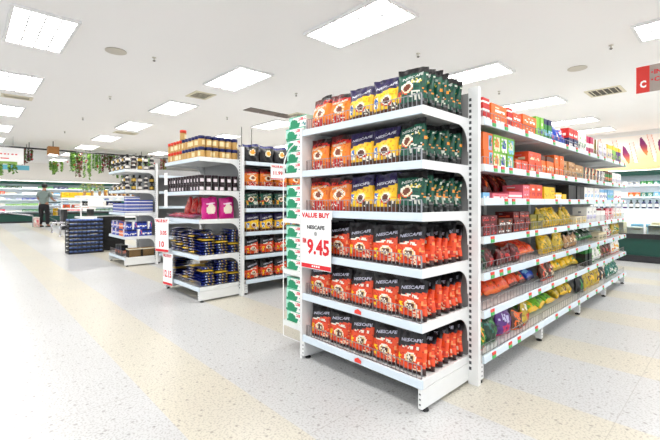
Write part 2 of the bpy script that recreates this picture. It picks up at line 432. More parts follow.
# ================================================================ PRODUCTS
# ---- coffee pouch
def blot(u, v, cu, cv, ru, rv): return ((u - cu) / ru) ** 2 + ((v - cv) / rv) ** 2
def coffee(kind, rnd):
    W_ = (.95, .93, .88)
    sp = {}
    def f(u, v, back):
        key = (int((u + 1) * 11), int(v * 26))
        if key not in sp: sp[key] = rnd.random()
        q = sp[key]
        edge = back or abs(u) > .78
        if kind == 'red':
            if v > .96: return (.13, .10, .12)
            if v > .62 + .10 * u: return (.17, .12, .19) if v < .70 + .1 * u and q < .3 else (.10, .08, .11)
            if v < .07: return (.22, .09, .08)
            if edge: return (.93, .62, .40) if q > .93 and .25 < v < .6 else ((.30, .10, .07) if v < .15 else ((.90, .35, .13) if q > .25 else (.78, .22, .09)))
            d = blot(u, v, .12, .33, .40, .145)
            if d < .35: return (.40, .18, .10) if q < .7 else W_
            if d < .62: return (.93, .80, .58)
            if d < 1: return W_ if v > .3 else (.74, .10, .08)
            if -.72 < u < -.42 and .14 < v < .40: return (.98, .83, .10) if q < .75 else (.80, .15, .12)
            if .52 < v < .60 and abs(u) < .6 and q > .35: return W_
            if u > .3 and v < .3 and q > .5: return (.96, .85, .75)
            return (.92, .36, .13) if q > .2 else (.84, .24, .10)
        if kind == 'orange':
            if v > .84: return (.42, .10, .12) if u < 0 else (.14, .08, .10)
            if v > .76: return (.84, .18, .14) if q < .6 else (.3, .08, .1)
            if edge: return (.93, .55, .12) if v > .25 else (.75, .30, .10)
            d = blot(u, v, .05, .48, .50, .17)
            if d < .3: return (.55, .28, .12)
            if d < .9: return W_ if q < .7 else (.95, .70, .35)
            if v < .30 and abs(u) < .55: return (.80, .15, .10) if q < .85 else W_
            if v < .16: return (.70, .35, .12)
            return (.95, .58, .12) if q > .2 else (.90, .46, .08)
        if kind == 'yellow':
            if v > .64 + .08 * u: return (.20, .15, .38) if q > .15 else (.12, .10, .25)
            if edge: return (.95, .76, .12) if v > .2 else (.45, .30, .12)
            d = blot(u, v, .15, .38, .42, .16)
            if d < .3: return (.42, .20, .10)
            if d < .6: return W_
            if d < 1: return (.93, .85, .5) if v > .36 else (.82, .18, .10)
            if u < -.45 and .2 < v < .5: return (.25, .50, .80) if q < .6 else W_
            if v < .14: return (.40, .22, .12)
            if u > .3 and v < .28: return (.35, .3, .25) if q < .5 else W_
            return (.97, .82, .14) if q > .2 else (.92, .68, .08)
        # green
        if v > .87: return (.09, .07, .10)
        if v < .17: return (.12, .14, .14) if q > .25 else (.4, .42, .42)
        if edge:
            if v < .26: return (.13, .16, .16) if q > .3 else (.45, .45, .45)
            return (.93, .62, .25) if q > .90 and .35 < v < .7 else ((.85, .88, .82) if q < .07 else ((.01, .38, .30) if q > .3 else (.02, .29, .24)))
        d = blot(u, v, -.15, .52, .40, .15)
        if d < .3: return (.50, .25, .12)
        if d < .6: return (.95, .90, .78)
        if d < 1: return W_ if v > .5 else (.85, .35, .12)
        if .1 < u < .7 and .60 < v < .72 and q > .4: return (.93, .86, .45) if q > .7 else W_
        if u < -.5 and .2 < v < .45: return (.90, .80, .20) if q > .4 else (.8, .25, .12)
        if u > .1 and .22 < v < .42 and q > .45: return (.88, .88, .84)
        return (.0, .40, .32) if q > .25 else (.01, .31, .26)
    return f
def thick(u, v, t, gus=.72):
    a = max(0.0, 1 - abs(u) ** 2.6) ** .55
    if v < .3: p = gus + (1 - gus) * math.sin(v / .3 * PI / 2)
    elif v < .9: p = math.cos((v - .3) / .6 * PI / 2 * .93) ** .8
    else: p = .06
    return t / 2 * a * max(p, .05)
def pouch(name, w, h, t, cf, rnd, material, nx=22, ny=28, gus=.72, brand=None, puff=.003):
    ph = [rnd.uniform(0, 6) for _ in range(8)]
    def X(u, v): return w / 2 * u * (1 - .05 * math.sin(v * PI)) + .003 * math.sin(v * 9 + ph[0]) * abs(u)
    def off(u, v): return (.010 * math.sin(u * 2.2 + ph[1]) * max(0, v - .6) * 2.2 + .004 * math.sin(v * 5 + ph[2]) * v)
    def crk(u, v): return puff * (math.sin(u * 7 + v * 11 + ph[3]) + math.sin(u * 13 - v * 9 + ph[4]) * .6 + math.sin(v * 23 + u * 4 + ph[5]) * .5) * min(1, (1 - abs(u)) * 4)
    def Z(u, v): return h * v + (.006 * math.sin(u * 3 + ph[6]) + .008 * math.sin(u * 1.3 + ph[7])) * v
    def yf(u, v): return -thick(u, v, t, gus) - crk(u, v) + off(u, v)
    m = MB()
    for side in (0, 1):
        n0 = len(m.v)
        for j in range(ny + 1):
            for i in range(nx + 1):
                u = -1 + 2 * i / nx; v = j / ny
                y = yf(u, v) if side == 0 else thick(u, v, t, gus) + crk(-u, v) * .8 + off(u, v)
                m.v.append((X(u, v), y, max(0.0, Z(u, v))))
        for j in range(ny):
            for i in range(nx):
                a = n0 + j * (nx + 1) + i; u = -1 + 2 * (i + .5) / nx; v = (j + .5) / ny
                q = (a, a + 1, a + nx + 2, a + nx + 1)
                m.face(q if side == 0 else q[::-1], 0, cf(u, v, side), True)
    n1 = (nx + 1) * (ny + 1)
    for i in range(nx): m.face((i + 1, i, n1 + i, n1 + i + 1), 0, cf(-1 + 2 * (i + .5) / nx, 0, 1))
    for j in range(ny):
        for i in (0, nx):
            a = j * (nx + 1) + i; b = a + nx + 1
            q = (a, b, n1 + b, n1 + a); m.face(q[::-1] if i else q, 0, cf(-1 if i == 0 else 1, (j + .5) / ny, 1))
    o = m.build(name, material, link=False)
    if brand:
        s, cx, cz, bw, bh, c, sl = brand
        b = MB()
        lettering(b, s, cx * w / 2, cz * h, bw * w, bh * h, bold=.03, slant=sl, c=c, fn=lambda x, z: yf(max(-1, min(1, x / (w / 2))), max(0, min(1, z / h))) - .0022)
        adopt(o, b.build('brand_lettering', material, link=False))
    return o
CB = {}
for kd, br in (('red', ('NESCAFE', .10, .76, .68, .078, (.80, .80, .86), .16)), ('orange', ('NESCAFE', 0, .70, .62, .066, (.93, .90, .85), .14)), ('yellow', ('NESCAFE', .05, .78, .70, .078, (.88, .88, .92), .14)), ('green', ('NESCAFE', .12, .78, .64, .072, (.86, .88, .86), .14))):
    CB[kd] = [pouch('coffee_bag', .190, .215, .069, coffee(kd, random.Random(5 + v)), random.Random(31 + v), M['foil'], brand=br) for v in range(3)]
FRONT = [['orange', 'orange', 'yellow', 'yellow', 'green']] * 3 + [['red'] * 5] * 3
CW = dict(orange='orange', yellow='yellow and purple', green='dark green', red='red and black')
for s in range(6):
    z = LV1[s] - .003
    for i in range(5):
        kd = FRONT[s][i]
        for row in range(6):
            if 1 < row and i < 4: continue
            if row > 0 and i < 4 and row > 1: continue
            y = 1.967 - .10 - i * .1775 + RND.uniform(-.006, .006)
            x = 1.603 + .078 + (row * .0695 + .005 if row else 0)
            if i == 4: y = 1.055 + .116 + (RND.uniform(-.005, .005))
            rx = -.03 + RND.uniform(-.012, .012); ry = RND.uniform(-.025, .025); sz = RND.uniform(.93, 1.0)
            if s == 0: sz *= 1.0 if i < 4 else 1.07
            if s == 5: rx -= .05
            if s == 0: rx -= .04
            pos = ORD[i] + ' from sign panel' if i < 4 else 'beside the open corner'
            rw = 'front row' if row == 0 else ORD[row] + ' row'
            inst(CB[kd][RND.randrange(3)], (x, y, z), (rx, ry, -PI / 2 + RND.uniform(-.10, .10) * (1 if row == 0 else .5)), f'{CW[kd]} coffee bag, {rw}, {pos}, {SHELF6[s]} shelf, sign rack', 'coffee bag', 'coffee bags on the sign rack', scale=(1 if i < 4 else .97, .97 if row == 0 else .92, sz))

# ---- coffee bags on the gondola behind the jar rack
KG2 = ['black', 'orange', 'green', 'yellow', 'red', 'red']
def blackbag(u, v, back):
    d = blot(u, v, .05, .55, .5, .22)
    if v > .85: return (.20, .22, .50)
    if d < .4 and not back: return (.95, .65, .15)
    if d < .8 and not back: return (.9, .88, .8)
    return (.07, .07, .10)
BLK = pouch('coffee_bag', .20, .215, .07, blackbag, random.Random(3), M['foil'], nx=14, ny=16)
for s in range(6):
    for i in range(8):
        kd = KG2[s]; p = BLK if kd == 'black' else CB[kd][i % 3]
        for row in range(2):
            inst(p, (2.36 + i * .205, 3.72 + .082 + row * .084, LVH[s] - .004), (RND.uniform(-.08, .02), RND.uniform(-.04, .04), RND.uniform(-.08, .08)), f'{CW.get(kd, "black and yellow")} coffee bag, {"front" if row == 0 else "second"} row, {ORD[i]} from jar rack, {SHELF6[s]} gondola shelf', 'coffee bag', 'coffee bags on the gondola by the jar rack', scale=(1, .95, .93 if s else .98), kids=row == 0)

# ---- cartons
_PC = {}
def carton(name, w, d, h, style, c1, c2, c3, seed=0, material='carton'):
    key = (name, w, d, h, style, c1, c2, c3, seed)
    if key in _PC: return _PC[key]
    rnd = random.Random(hash((w, h, style, c1, seed)) & 0xffff if False else int(w * 1000 + h * 777 + seed * 31 + sum(c1) * 100))
    def cf(u, v, k):       # u, v 0..1 on the face
        q = rnd.random()
        if style == 'band': return c2 if .34 < v < .62 else (c3 if v < .14 else c1)
        if style == 'text':
            if .3 < v < .55 and .12 < u < .88 and q > .35: return c2
            if .62 < v < .8 and .2 < u < .7 and q > .5: return c3
            return c1
        if style == 'panel':
            d_ = (u - .5) ** 2 / .10 + (v - .45) ** 2 / .07
            if d_ < .6: return c3 if q > .3 else c2
            if d_ < 1.1: return c2
            return c1
        if style == 'framed':
            if u < .13 or u > .87 or v < .05 or v > .93: return c1
            return c3 if ((u - .5) ** 2 / .08 + (v - .45) ** 2 / .06) < 1 and q > .12 else (c2 if q > .15 else c1)
        if style == 'split': return c1 if u < .5 + .3 * (v - .5) else (c2 if q > .2 else c3)
        if style == 'speck': return c1 if q > .42 else (c2 if q > .16 else c3)
        if style == 'top': return c3 if v > .72 else (c2 if (.2 < v < .5 and q > .5) else c1)
        return c1
    m = MB(); nx = 8; nz = 8
    def sheet(P, nu, nv, k):
        n = len(m.v)
        for j in range(nv + 1):
            for i in range(nu + 1): m.v.append(P(i / nu, j / nv))
        for j in range(nv):
            for i in range(nu):
                a = n + j * (nu + 1) + i
                m.face((a, a + 1, a + nu + 2, a + nu + 1), 0, cf((i + .5) / nu, (j + .5) / nv, k))
    sheet(lambda u, v: (-w / 2 + w * u, 0, h * v), nx, nz, 0)
    sheet(lambda u, v: (-w / 2, d - d * u, h * v), 5, nz, 1)
    sheet(lambda u, v: (w / 2, d * u, h * v), 5, nz, 1)
    sheet(lambda u, v: (w / 2 - w * u, d, h * v), 1, 1, 2)
    n = len(m.v); m.v += [(-w / 2, 0, h), (w / 2, 0, h), (w / 2, d, h), (-w / 2, d, h), (-w / 2, 0, 0), (w / 2, 0, 0), (w / 2, d, 0), (-w / 2, d, 0)]
    m.face((n, n + 1, n + 2, n + 3), 0, c1); m.face((n + 7, n + 6, n + 5, n + 4), 0, c1)
    o = m.build(name, M[material], link=False); _PC[key] = o
    return o
K = dict(red=(.82, .16, .14), dred=(.45, .10, .10), orange=(.95, .50, .20), orr=(.92, .39, .22), white=(.95, .94, .92), cream=(.93, .88, .76), tan=(.76, .60, .42), brown=(.42, .24, .15), yellow=(.96, .80, .14), oyel=(.78, .68, .18), olive=(.55, .52, .16), green=(.16, .55, .25), lgreen=(.55, .78, .30), dgreen=(.05, .28, .17), blue=(.16, .34, .70), lblue=(.55, .76, .90), navy=(.10, .15, .38), purple=(.42, .20, .56), lav=(.80, .78, .90), pink=(.92, .50, .56), magenta=(.80, .16, .42), black=(.08, .08, .09), grey=(.62, .62, .64), teal=(.10, .50, .45))
CN = dict(red='red', dred='dark red', orange='orange', orr='orange-red', white='white', cream='cream', tan='tan', brown='brown', yellow='yellow', oyel='golden yellow', olive='olive', green='green', lgreen='lime green', dgreen='dark green', blue='blue', lblue='light blue', navy='navy', purple='purple', lav='lavender', pink='pink', magenta='magenta', black='black', grey='grey', teal='teal')
def pouchproto(w, h, t, c1, c2, c3, seed, name='snack_bag', material='film'):
    key = ('p', w, h, t, c1, c2, c3, seed, name)
    if key in _PC: return _PC[key]
    r = random.Random(seed * 13 + int(w * 1000)); bl = [(r.uniform(-.5, .5), r.uniform(.2, .8), r.uniform(.2, .5), r.uniform(.08, .2), r.choice((c2, c3))) for _ in range(4)]
    def cf(u, v, back):
        if v > .93 or v < .05: return c2
        for cu, cv, ru, rv, c in bl:
            if blot(u, v, cu, cv, ru, rv) < 1 and r.random() > .28: return c
        return c1 if r.random() > .12 else tuple(x * .8 for x in c1)
    o = pouch(name, w, h, t, cf, r, M[material], nx=12, ny=14, gus=.3, puff=.004); _PC[key] = o
    return o
G1X, G1Y = 2.16, .985
def stock(level, li, items):
    """items: (kind, x0, n, w, h, d, tiers, style, c1, c2, c3) - one entry is a run of equal packs"""
    shelf = ['top', 'second', 'third', 'fourth', 'fifth', 'sixth', 'bottom'][li]
    cnt = {}
    for it in items:
        kind, x0, n, w_, h_, d_, tiers, style, a, b, c = it
        for i in range(n):
            for t_ in range(tiers):
                x = x0 + w_ / 2 + i * (w_ + .004)
                if x + w_ / 2 > 6.0: continue
                key = (a, b, kind, t_); cnt[key] = cnt.get(key, 0) + 1
                tn = {(1, 0): '', (2, 0): 'lower ', (2, 1): 'upper ', (3, 0): 'lowest ', (3, 1): 'middle ', (3, 2): 'uppermost '}.get((tiers, t_), '')
                cols = CN[a] + ' and ' + CN[b]
                y = G1Y + .034 + RND.uniform(0, .012); z = level - .008 + .0005
                if kind == 'c':
                    p = carton('carton', w_, d_, h_, style, K[a], K[b], K[c], i % 2)
                    inst(p, (x, y, z + t_ * (h_ + .0006)), (0, 0, RND.uniform(-.02, .02)), f'{cols} carton, {tn}{ORD[cnt[key] - 1]} such from coffee end, {shelf} gondola shelf', 'carton', f'cartons on the {shelf} shelf of the long gondola')
                else:
                    seed = i % 3
                    p = pouchproto(w_, h_, d_, K[a], K[b], K[c], seed)
                    lean = {'s': -.12, 'l': -.95, 'f': -1.35}[kind]
                    yy = y + d_ / 2 + (.012 if kind == 's' else .03)
                    inst(p, (x, yy, z + t_ * d_ * .8 + (0.006 if kind == 's' else d_ * .58)), (lean + RND.uniform(-.08, .08), RND.uniform(-.08, .08), RND.uniform(-.25, .25)), f'{cols} {"standing" if kind == "s" else "slumped"} bag, {tn}{ORD[cnt[key] - 1]} such from coffee end, {shelf} gondola shelf', 'snack bag', f'bags on the {shelf} shelf of the long gondola')
stock(LVG[0], 0, [
    ('c', 2.18, 1, .085, .046, .12, 3, 'band', 'red', 'white', 'red'),
    ('c', 2.285, 1, .22, .062, .16, 2, 'text', 'orange', 'white', 'cream'),
    ('c', 2.515, 1, .07, .045, .12, 3, 'band', 'red', 'white', 'red'),
    ('c', 2.60, 1, .15, .058, .14, 2, 'text', 'orr', 'white', 'cream'),
    ('c', 2.765, 1, .25, .066, .16, 2, 'text', 'orange', 'white', 'cream'),
    ('c', 3.04, 2, .07, .16, .08, 1, 'text', 'lgreen', 'blue', 'white'),
    ('c', 3.20, 2, .075, .165, .08, 1, 'top', 'green', 'lblue', 'navy'),
    ('s', 3.38, 3, .13, .15, .06, 1, '', 'blue', 'white', 'red'),
    ('c', 3.80, 2, .13, .09, .12, 1, 'text', 'navy', 'white', 'lblue'),
    ('c', 4.08, 3, .085, .175, .08, 1, 'text', 'white', 'green', 'lgreen'),
    ('c', 4.36, 2, .11, .17, .08, 1, 'band', 'magenta', 'white', 'orr'),
    ('c', 4.60, 2, .09, .17, .08, 1, 'split', 'white', 'olive', 'pink'),
    ('c', 4.80, 4, .09, .16, .08, 1, 'text', 'white', 'lav', 'purple'),
    ('c', 5.19, 2, .11, .17, .08, 1, 'top', 'cream', 'blue', 'yellow'),
    ('c', 5.43, 2, .11, .18, .08, 1, 'top', 'lgreen', 'purple', 'yellow'),
    ('c', 5.67, 2, .11, .18, .08, 1, 'top', 'purple', 'lgreen', 'yellow')])
p = carton('carton', .13, .12, .085, 'text', K['red'], K['white'], K['orr'])
for i in range(2): inst(p, (3.868 + i * .134, 1.025, LVG[0] - .008 + .0905), 0, f'red and white carton stacked on {ORD[i]} navy carton, top gondola shelf', 'carton', 'cartons on the top shelf of the long gondola')
stock(LVG[1], 1, [
    ('c', 2.18, 1, .065, .10, .14, 2, 'plain', 'orange', 'orr', 'orr'),
    ('c', 2.25, 1, .06, .10, .14, 2, 'framed', 'orange', 'lblue', 'teal'),
    ('c', 2.315, 1, .10, .10, .14, 2, 'framed', 'lgreen', 'cream', 'orange'),
    ('c', 2.42, 1, .10, .10, .14, 2, 'framed', 'lgreen', 'white', 'blue'),
    ('c', 2.525, 1, .10, .10, .14, 2, 'framed', 'lgreen', 'lblue', 'cream'),
    ('c', 2.66, 2, .10, .075, .12, 1, 'text', 'orr', 'pink', 'white'),
    ('c', 2.88, 2, .12, .075, .12, 2, 'text', 'orr', 'cream', 'pink'),
    ('c', 3.14, 3, .09, .14, .10, 1, 'top', 'orange', 'cream', 'brown'),
    ('c', 3.44, 2, .10, .085, .10, 2, 'text', 'orange', 'tan', 'white'),
    ('c', 3.67, 3, .10, .07, .10, 2, 'text', 'tan', 'brown', 'cream'),
    ('c', 4.00, 2, .12, .13, .10, 1, 'text', 'tan', 'teal', 'cream'),
    ('c', 4.27, 4, .11, .125, .10, 1, 'split', 'black', 'cream', 'orr'),
    ('c', 4.75, 3, .11, .12, .10, 1, 'split', 'navy', 'white', 'tan'),
    ('c', 5.11, 3, .10, .135, .10, 1, 'top', 'green', 'orange', 'brown'),
    ('c', 5.44, 4, .11, .13, .10, 1, 'text', 'white', 'lav', 'grey')])
stock(LVG[2], 2, [
    ('c', 2.18, 1, .085, .04, .12, 1, 'text', 'lblue', 'white', 'green'),
    ('c', 2.29, 2, .12, .036, .14, 1, 'text', 'pink', 'white', 'red'),
    ('c', 2.55, 2, .11, .05, .14, 1, 'band', 'pink', 'white', 'orr'),
    ('c', 2.78, 1, .11, .05, .14, 2, 'text', 'pink', 'orr', 'white'),
    ('c', 2.91, 2, .12, .11, .12, 1, 'text', 'orr', 'red', 'white'),
    ('c', 3.18, 2, .12, .10, .12, 1, 'text', 'yellow', 'oyel', 'brown'),
    ('c', 3.44, 2, .09, .06, .12, 1, 'top', 'white', 'yellow', 'yellow'),
    ('c', 3.64, 1, .10, .05, .12, 1, 'text', 'yellow', 'oyel', 'tan'),
    ('c', 3.78, 4, .12, .13, .10, 1, 'plain', 'black', 'brown', 'brown'),
    ('c', 4.30, 5, .11, .125, .10, 1, 'text', 'white', 'lblue', 'lav'),
    ('c', 4.88, 3, .10, .115, .10, 1, 'top', 'white', 'blue', 'lblue'),
    ('c', 5.20, 3, .10, .12, .10, 1, 'text', 'lblue', 'lgreen', 'white'),
    ('c', 5.52, 4, .10, .12, .10, 1, 'text', 'white', 'magenta', 'lav')])
for i in range(6):
    p = pouchproto(.14, .17, .045, K['dred'], K['brown'], K['orange'], i % 3)
    inst(p, (2.60 + (i % 3) * .16, 1.19 + (i // 3) * .10, LVG[2] - .008 + .045), (-.45 + RND.uniform(-.1, .1), 0, RND.uniform(-.2, .2)), f'dark red bag {ORD[i]} in the heap behind pink cartons, third gondola shelf', 'snack bag', 'dark red bags on the third gondola shelf')
stock(LVG[3], 3, [
    ('c', 2.18, 2, .10, .040, .12, 3, 'text', 'dred', 'red', 'pink'),
    ('c', 2.39, 2, .10, .048, .12, 2, 'text', 'brown', 'white', 'orr'),
    ('c', 2.62, 3, .09, .045, .12, 3, 'text', 'dred', 'orr', 'grey'),
    ('c', 2.92, 2, .12, .055, .12, 2, 'text', 'olive', 'oyel', 'brown'),
    ('s', 3.18, 6, .125, .15, .07, 1, '', 'oyel', 'yellow', 'olive'),
    ('c', 3.98, 3, .12, .07, .12, 1, 'text', 'cream', 'yellow', 'tan'),
    ('c', 4.36, 3, .12, .15, .12, 1, 'text', 'white', 'lav', 'grey'),
    ('c', 4.76, 2, .17, .11, .12, 1, 'plain', 'white', 'grey', 'lav'),
    ('c', 5.14, 4, .09, .13, .10, 1, 'split', 'pink', 'white', 'red'),
    ('c', 5.53, 4, .10, .135, .10, 1, 'text', 'white', 'yellow', 'pink')])
stock(LVG[4], 4, [
    ('s', 2.18, 1, .10, .12, .05, 1, '', 'dgreen', 'green', 'brown'),
    ('s', 2.29, 4, .12, .115, .06, 1, '', 'dred', 'brown', 'red'),
    ('l', 2.72, 3, .15, .17, .06, 1, '', 'orr', 'orange', 'red'),
    ('s', 3.22, 4, .13, .15, .06, 1, '', 'oyel', 'yellow', 'olive'),
    ('s', 3.78, 3, .12, .12, .06, 1, '', 'tan', 'brown', 'cream'),
    ('l', 4.18, 4, .15, .17, .07, 1, '', 'dgreen', 'green', 'white'),
    ('c', 4.83, 2, .16, .08, .10, 1, 'text', 'cream', 'olive', 'tan'),
    ('s', 5.18, 3, .11, .15, .05, 1, '', 'white', 'red', 'green'),
    ('s', 5.56, 3, .12, .15, .05, 1, '', 'oyel', 'white', 'green')])
stock(LVG[5], 5, [
    ('l', 2.20, 3, .17, .21, .07, 1, '', 'orr', 'orange', 'green'),
    ('l', 2.72, 2, .15, .18, .07, 1, '', 'orr', 'brown', 'green'),
    ('l', 3.03, 1, .20, .20, .07, 1, '', 'blue', 'navy', 'lblue'),
    ('s', 3.25, 2, .13, .14, .06, 1, '', 'brown', 'orr', 'cream'),
    ('l', 3.53, 5, .15, .19, .07, 1, '', 'yellow', 'oyel', 'green'),
    ('c', 4.34, 2, .10, .16, .08, 1, 'top', 'black', 'dgreen', 'green'),
    ('s', 4.58, 3, .13, .17, .06, 1, '', 'white', 'green', 'lgreen'),
    ('s', 5.01, 4, .12, .15, .05, 1, '', 'brown', 'olive', 'red'),
    ('s', 5.53, 3, .12, .16, .05, 1, '', 'white', 'orr', 'yellow')])
stock(LVG[6], 6, [
    ('s', 2.18, 1, .10, .165, .05, 1, '', 'green', 'orr', 'yellow'),
    ('s', 2.29, 1, .17, .17, .07, 1, '', 'dgreen', 'green', 'teal'),
    ('s', 2.47, 1, .19, .18, .08, 1, '', 'purple', 'magenta', 'lav'),
    ('s', 2.68, 1, .13, .12, .05, 1, '', 'brown', 'orange', 'tan'),
    ('s', 2.82, 1, .19, .19, .06, 1, '', 'oyel', 'red', 'white'),
    ('f', 3.08, 3, .19, .22, .08, 1, '', 'lgreen', 'yellow', 'green'),
    ('l', 3.70, 3, .16, .20, .08, 1, '', 'oyel', 'yellow', 'brown'),
    ('s', 4.22, 1, .14, .18, .06, 1, '', 'black', 'dgreen', 'green'),
    ('s', 4.38, 4, .14, .18, .06, 1, '', 'oyel', 'yellow', 'brown'),
    ('s', 4.98, 2, .14, .17, .06, 1, '', 'black', 'white', 'tan'),
    ('s', 5.28, 5, .12, .15, .05, 1, '', 'teal', 'green', 'white')])
# red and white boxes standing on the gondola crown, seen over the green coffee bags
p = carton('carton', .12, .09, .06, 'band', K['red'], K['white'], K['orr'])
for i in range(5):
    for t_ in range(2):
        inst(p, (2.28 + i * .126, 1.36, LVG[0] - .0075 + t_ * .061), 0, f'red and white carton by gondola back panel, {["lower", "upper"][t_]} tier, {ORD[i]} from coffee rack', 'carton', 'cartons on the top shelf of the long gondola')

# ---- narrow side rack with green cartons
t = thing('side_display_rack', 'narrow white side rack holding stacks of green and white cartons', 'shelf rack', (1.66, 1.992, 0), 0)
SZ = [1.222, .905, .545, .178]
for z in SZ:
    s = MB(); s.box(.0, .0, -.012, .36, .25, -.002); s.box(-.004, .0, -.03, .0, .25, .0); s.box(.0, .25, -.03, .36, .254, .004)
    o = s.build('shelf', M['steel'], t); o.location = (0, 0, z)
    pr = [(.25, -.03), (.06, -.034)] + [(.06 - .05 * math.sin(k / 6 * PI / 2), -.034 - .06 * (1 - math.cos(k / 6 * PI / 2))) for k in range(1, 7)] + [(.0, -.11), (.0, -.03)]
    MB().prism(pr, -.004, .002, 'x').build('shelf_bracket', M['steel'], o)
MB().box(.0, .0, .02, .36, .006, 1.58).build('back_panel', M['steel'], t)
fr = MB(); fr.tube([(-.004, .006, .07), (-.004, .25, .07), (-.004, .25, 1.22)], .0035, 6)
fr.build('wire_frame', M['white'], t)
fr = MB(); fr.tube([(-.006, .25 - .17 * (1 - math.cos(k / 10 * PI / 2)), 1.222 + .20 * math.sin(k / 10 * PI / 2)) for k in range(11)], .005, 6)
fr.build('curved_divider', M['white'], t)
GC = dict(w=.195, h=.0775, d=.30)
def teabox():
    m = MB(); w_, h_, d_ = GC['w'], GC['h'], GC['d']; nx, nz = 26, 12
    g = (.02, .60, .44); wh = (.93, .95, .93); lt = (.72, .90, .84)
    r = random.Random(4)
    n = len(m.v)
    for j in range(nz + 1):
        for i in range(nx + 1): m.v.append((-w_ / 2 + w_ * i / nx, 0, h_ * j / nz))
    for j in range(nz):
        for i in range(nx):
            u = (i + .5) / nx; v = (j + .5) / nz
            c = lt if u < .16 + .1 * v else wh
            if blot(u, v, .28, .40, .22, .36) < 1 or (u < .5 and v < .2) or blot(u, v, .45, .22, .25, .2) < 1: c = g
            if .52 < u < .95 and .62 < v < .86: c = (.90, .45, .48) if r.random() > .3 else wh
            if .6 < u < .95 and .1 < v < .45: c = (.35, .60, .62) if r.random() > .55 else wh
            if v > .94: c = (.3, .72, .6)
            a = j * (nx + 1) + i; m.face((a, a + 1, a + nx + 2, a + nx + 1), 0, c)
    m.box(-w_ / 2, .0004, .0, w_ / 2, d_, h_, 0, (.80, .92, .87))
    return m.build('carton', M['carton'], link=False)
TB = teabox()
for si, n in enumerate((5, 3, 4, 4)):
    for k in range(n):
        inst(TB, (1.672 + RND.uniform(0, .01), 2.135 + RND.uniform(-.004, .004) - (.03 if (si == 0 and k == 4) else 0), SZ[si] - .001 + k * .0785), -PI / 2 + RND.uniform(-.03, .03), f'green and white carton, {ORD[k]} up in stack, {["top", "second", "third", "bottom"][si]} shelf of narrow side rack', 'carton', 'green cartons on the side rack')

# ---- price sign on the coffee rack (faces -x)
def sign(name, label, loc, rz, w_, h_, strip_top, texts, parent=None):
    t = thing(name, label, 'price sign', loc, rz)
    MB().box(-w_ / 2, 0, 0, w_ / 2, .003, h_).build('board', M['paper'], t)
    if strip_top:
        MB().box(-w_ / 2 - .005, -.004, h_ - strip_top, w_ / 2 + .012, -.0005, h_ + .004).build('header_strip', M['paper'], t)
        l = MB(); lettering(l, 'VALUE BUY', 0, h_ - strip_top / 2, w_ * .96, strip_top * .72, y=-.005, bold=.05); l.build('header_lettering', M['red'], t)
    MB().box(-w_ / 2, -.0012, .004, w_ / 2, -.0002, h_ * .085).build('footer_strip', M['red'], t)
    for s_, cx, cz, tw, th, mm, bo in texts:
        l = MB(); lettering(l, s_, cx, cz, tw, th, y=-.0018, bold=bo); l.build('lettering', M[mm], t)
    return t
sg = sign('price_sign', 'white price sign reading 9.45 under a red value buy strip', (1.588, 1.815, .60), -PI / 2, .275, .36, .045,
          [('NESCAFE', .0, .262, .165, .026, 'black', .03), ('RM', -.108, .175, .035, .034, 'red', .04), ('9.45', .022, .140, .205, .10, 'red', .035)])
lo = MB(); lo.lathe([(.014, 0), (.014, .001)], 16, cen=(0, 0, 0)); o = lo.build('round_logo', M['panel'], sg); o.location = (0, -.0012, .222); o.rotation_euler = (PI / 2, 0, 0)
l = MB()
for k in range(4): l.box(-.035 + k * .02, -.0022, .014, -.022 + k * .02, -.0013, .024)
l.build('footer_marks', M['paper'], sg)
for s, py, lb in ((5, .154, 'bottom'), (4, .426, 'fifth')):       # small orange shelf talkers on the price rails
    o = MB().prism([(-.024, -.010), (.024, -.010), (.024, .006), (.0, .018), (-.024, .006)], -.002, .0, 'y').build('price_ticket', M['ticket_r'], E1)
    o.location = (.495, -.002, py - .022)
for s, lv in enumerate(LV1[:2]):
    pass
# dangling signs on the jar rack
sign('price_sign', 'white price sign lettered 3.05 and 10 on the jar rack corner', (1.64, 4.54, .45), -PI / 2 + .25, .24, .38, .05,
     [('3.05', .03, .22, .12, .05, 'red', .03), ('10', .0, .09, .09, .07, 'red', .03)])
sign('price_sign', 'white price sign lettered 12.15 below the jar rack sign', (1.69, 4.50, .07), -PI / 2 + .1, .22, .36, .045,
     [('12.15', .0, .13, .18, .08, 'red', .03)])
sign('price_sign', 'small white price sign on the black coffee bags shelf rail', (2.66, 3.708, 1.28), 0, .20, .17, .035, [('11.99', 0, .075, .13, .045, 'red', .03)])
o = MB().box(0, -.003, 0, .09, 0, .20).build('price_ticket', M['paper'], E2); o.location = (.0, 0, .96)
o = MB().box(0, -.003, 0, .09, 0, .14).build('price_ticket', M['paper'], E2); o.location = (.0, 0, 1.22)

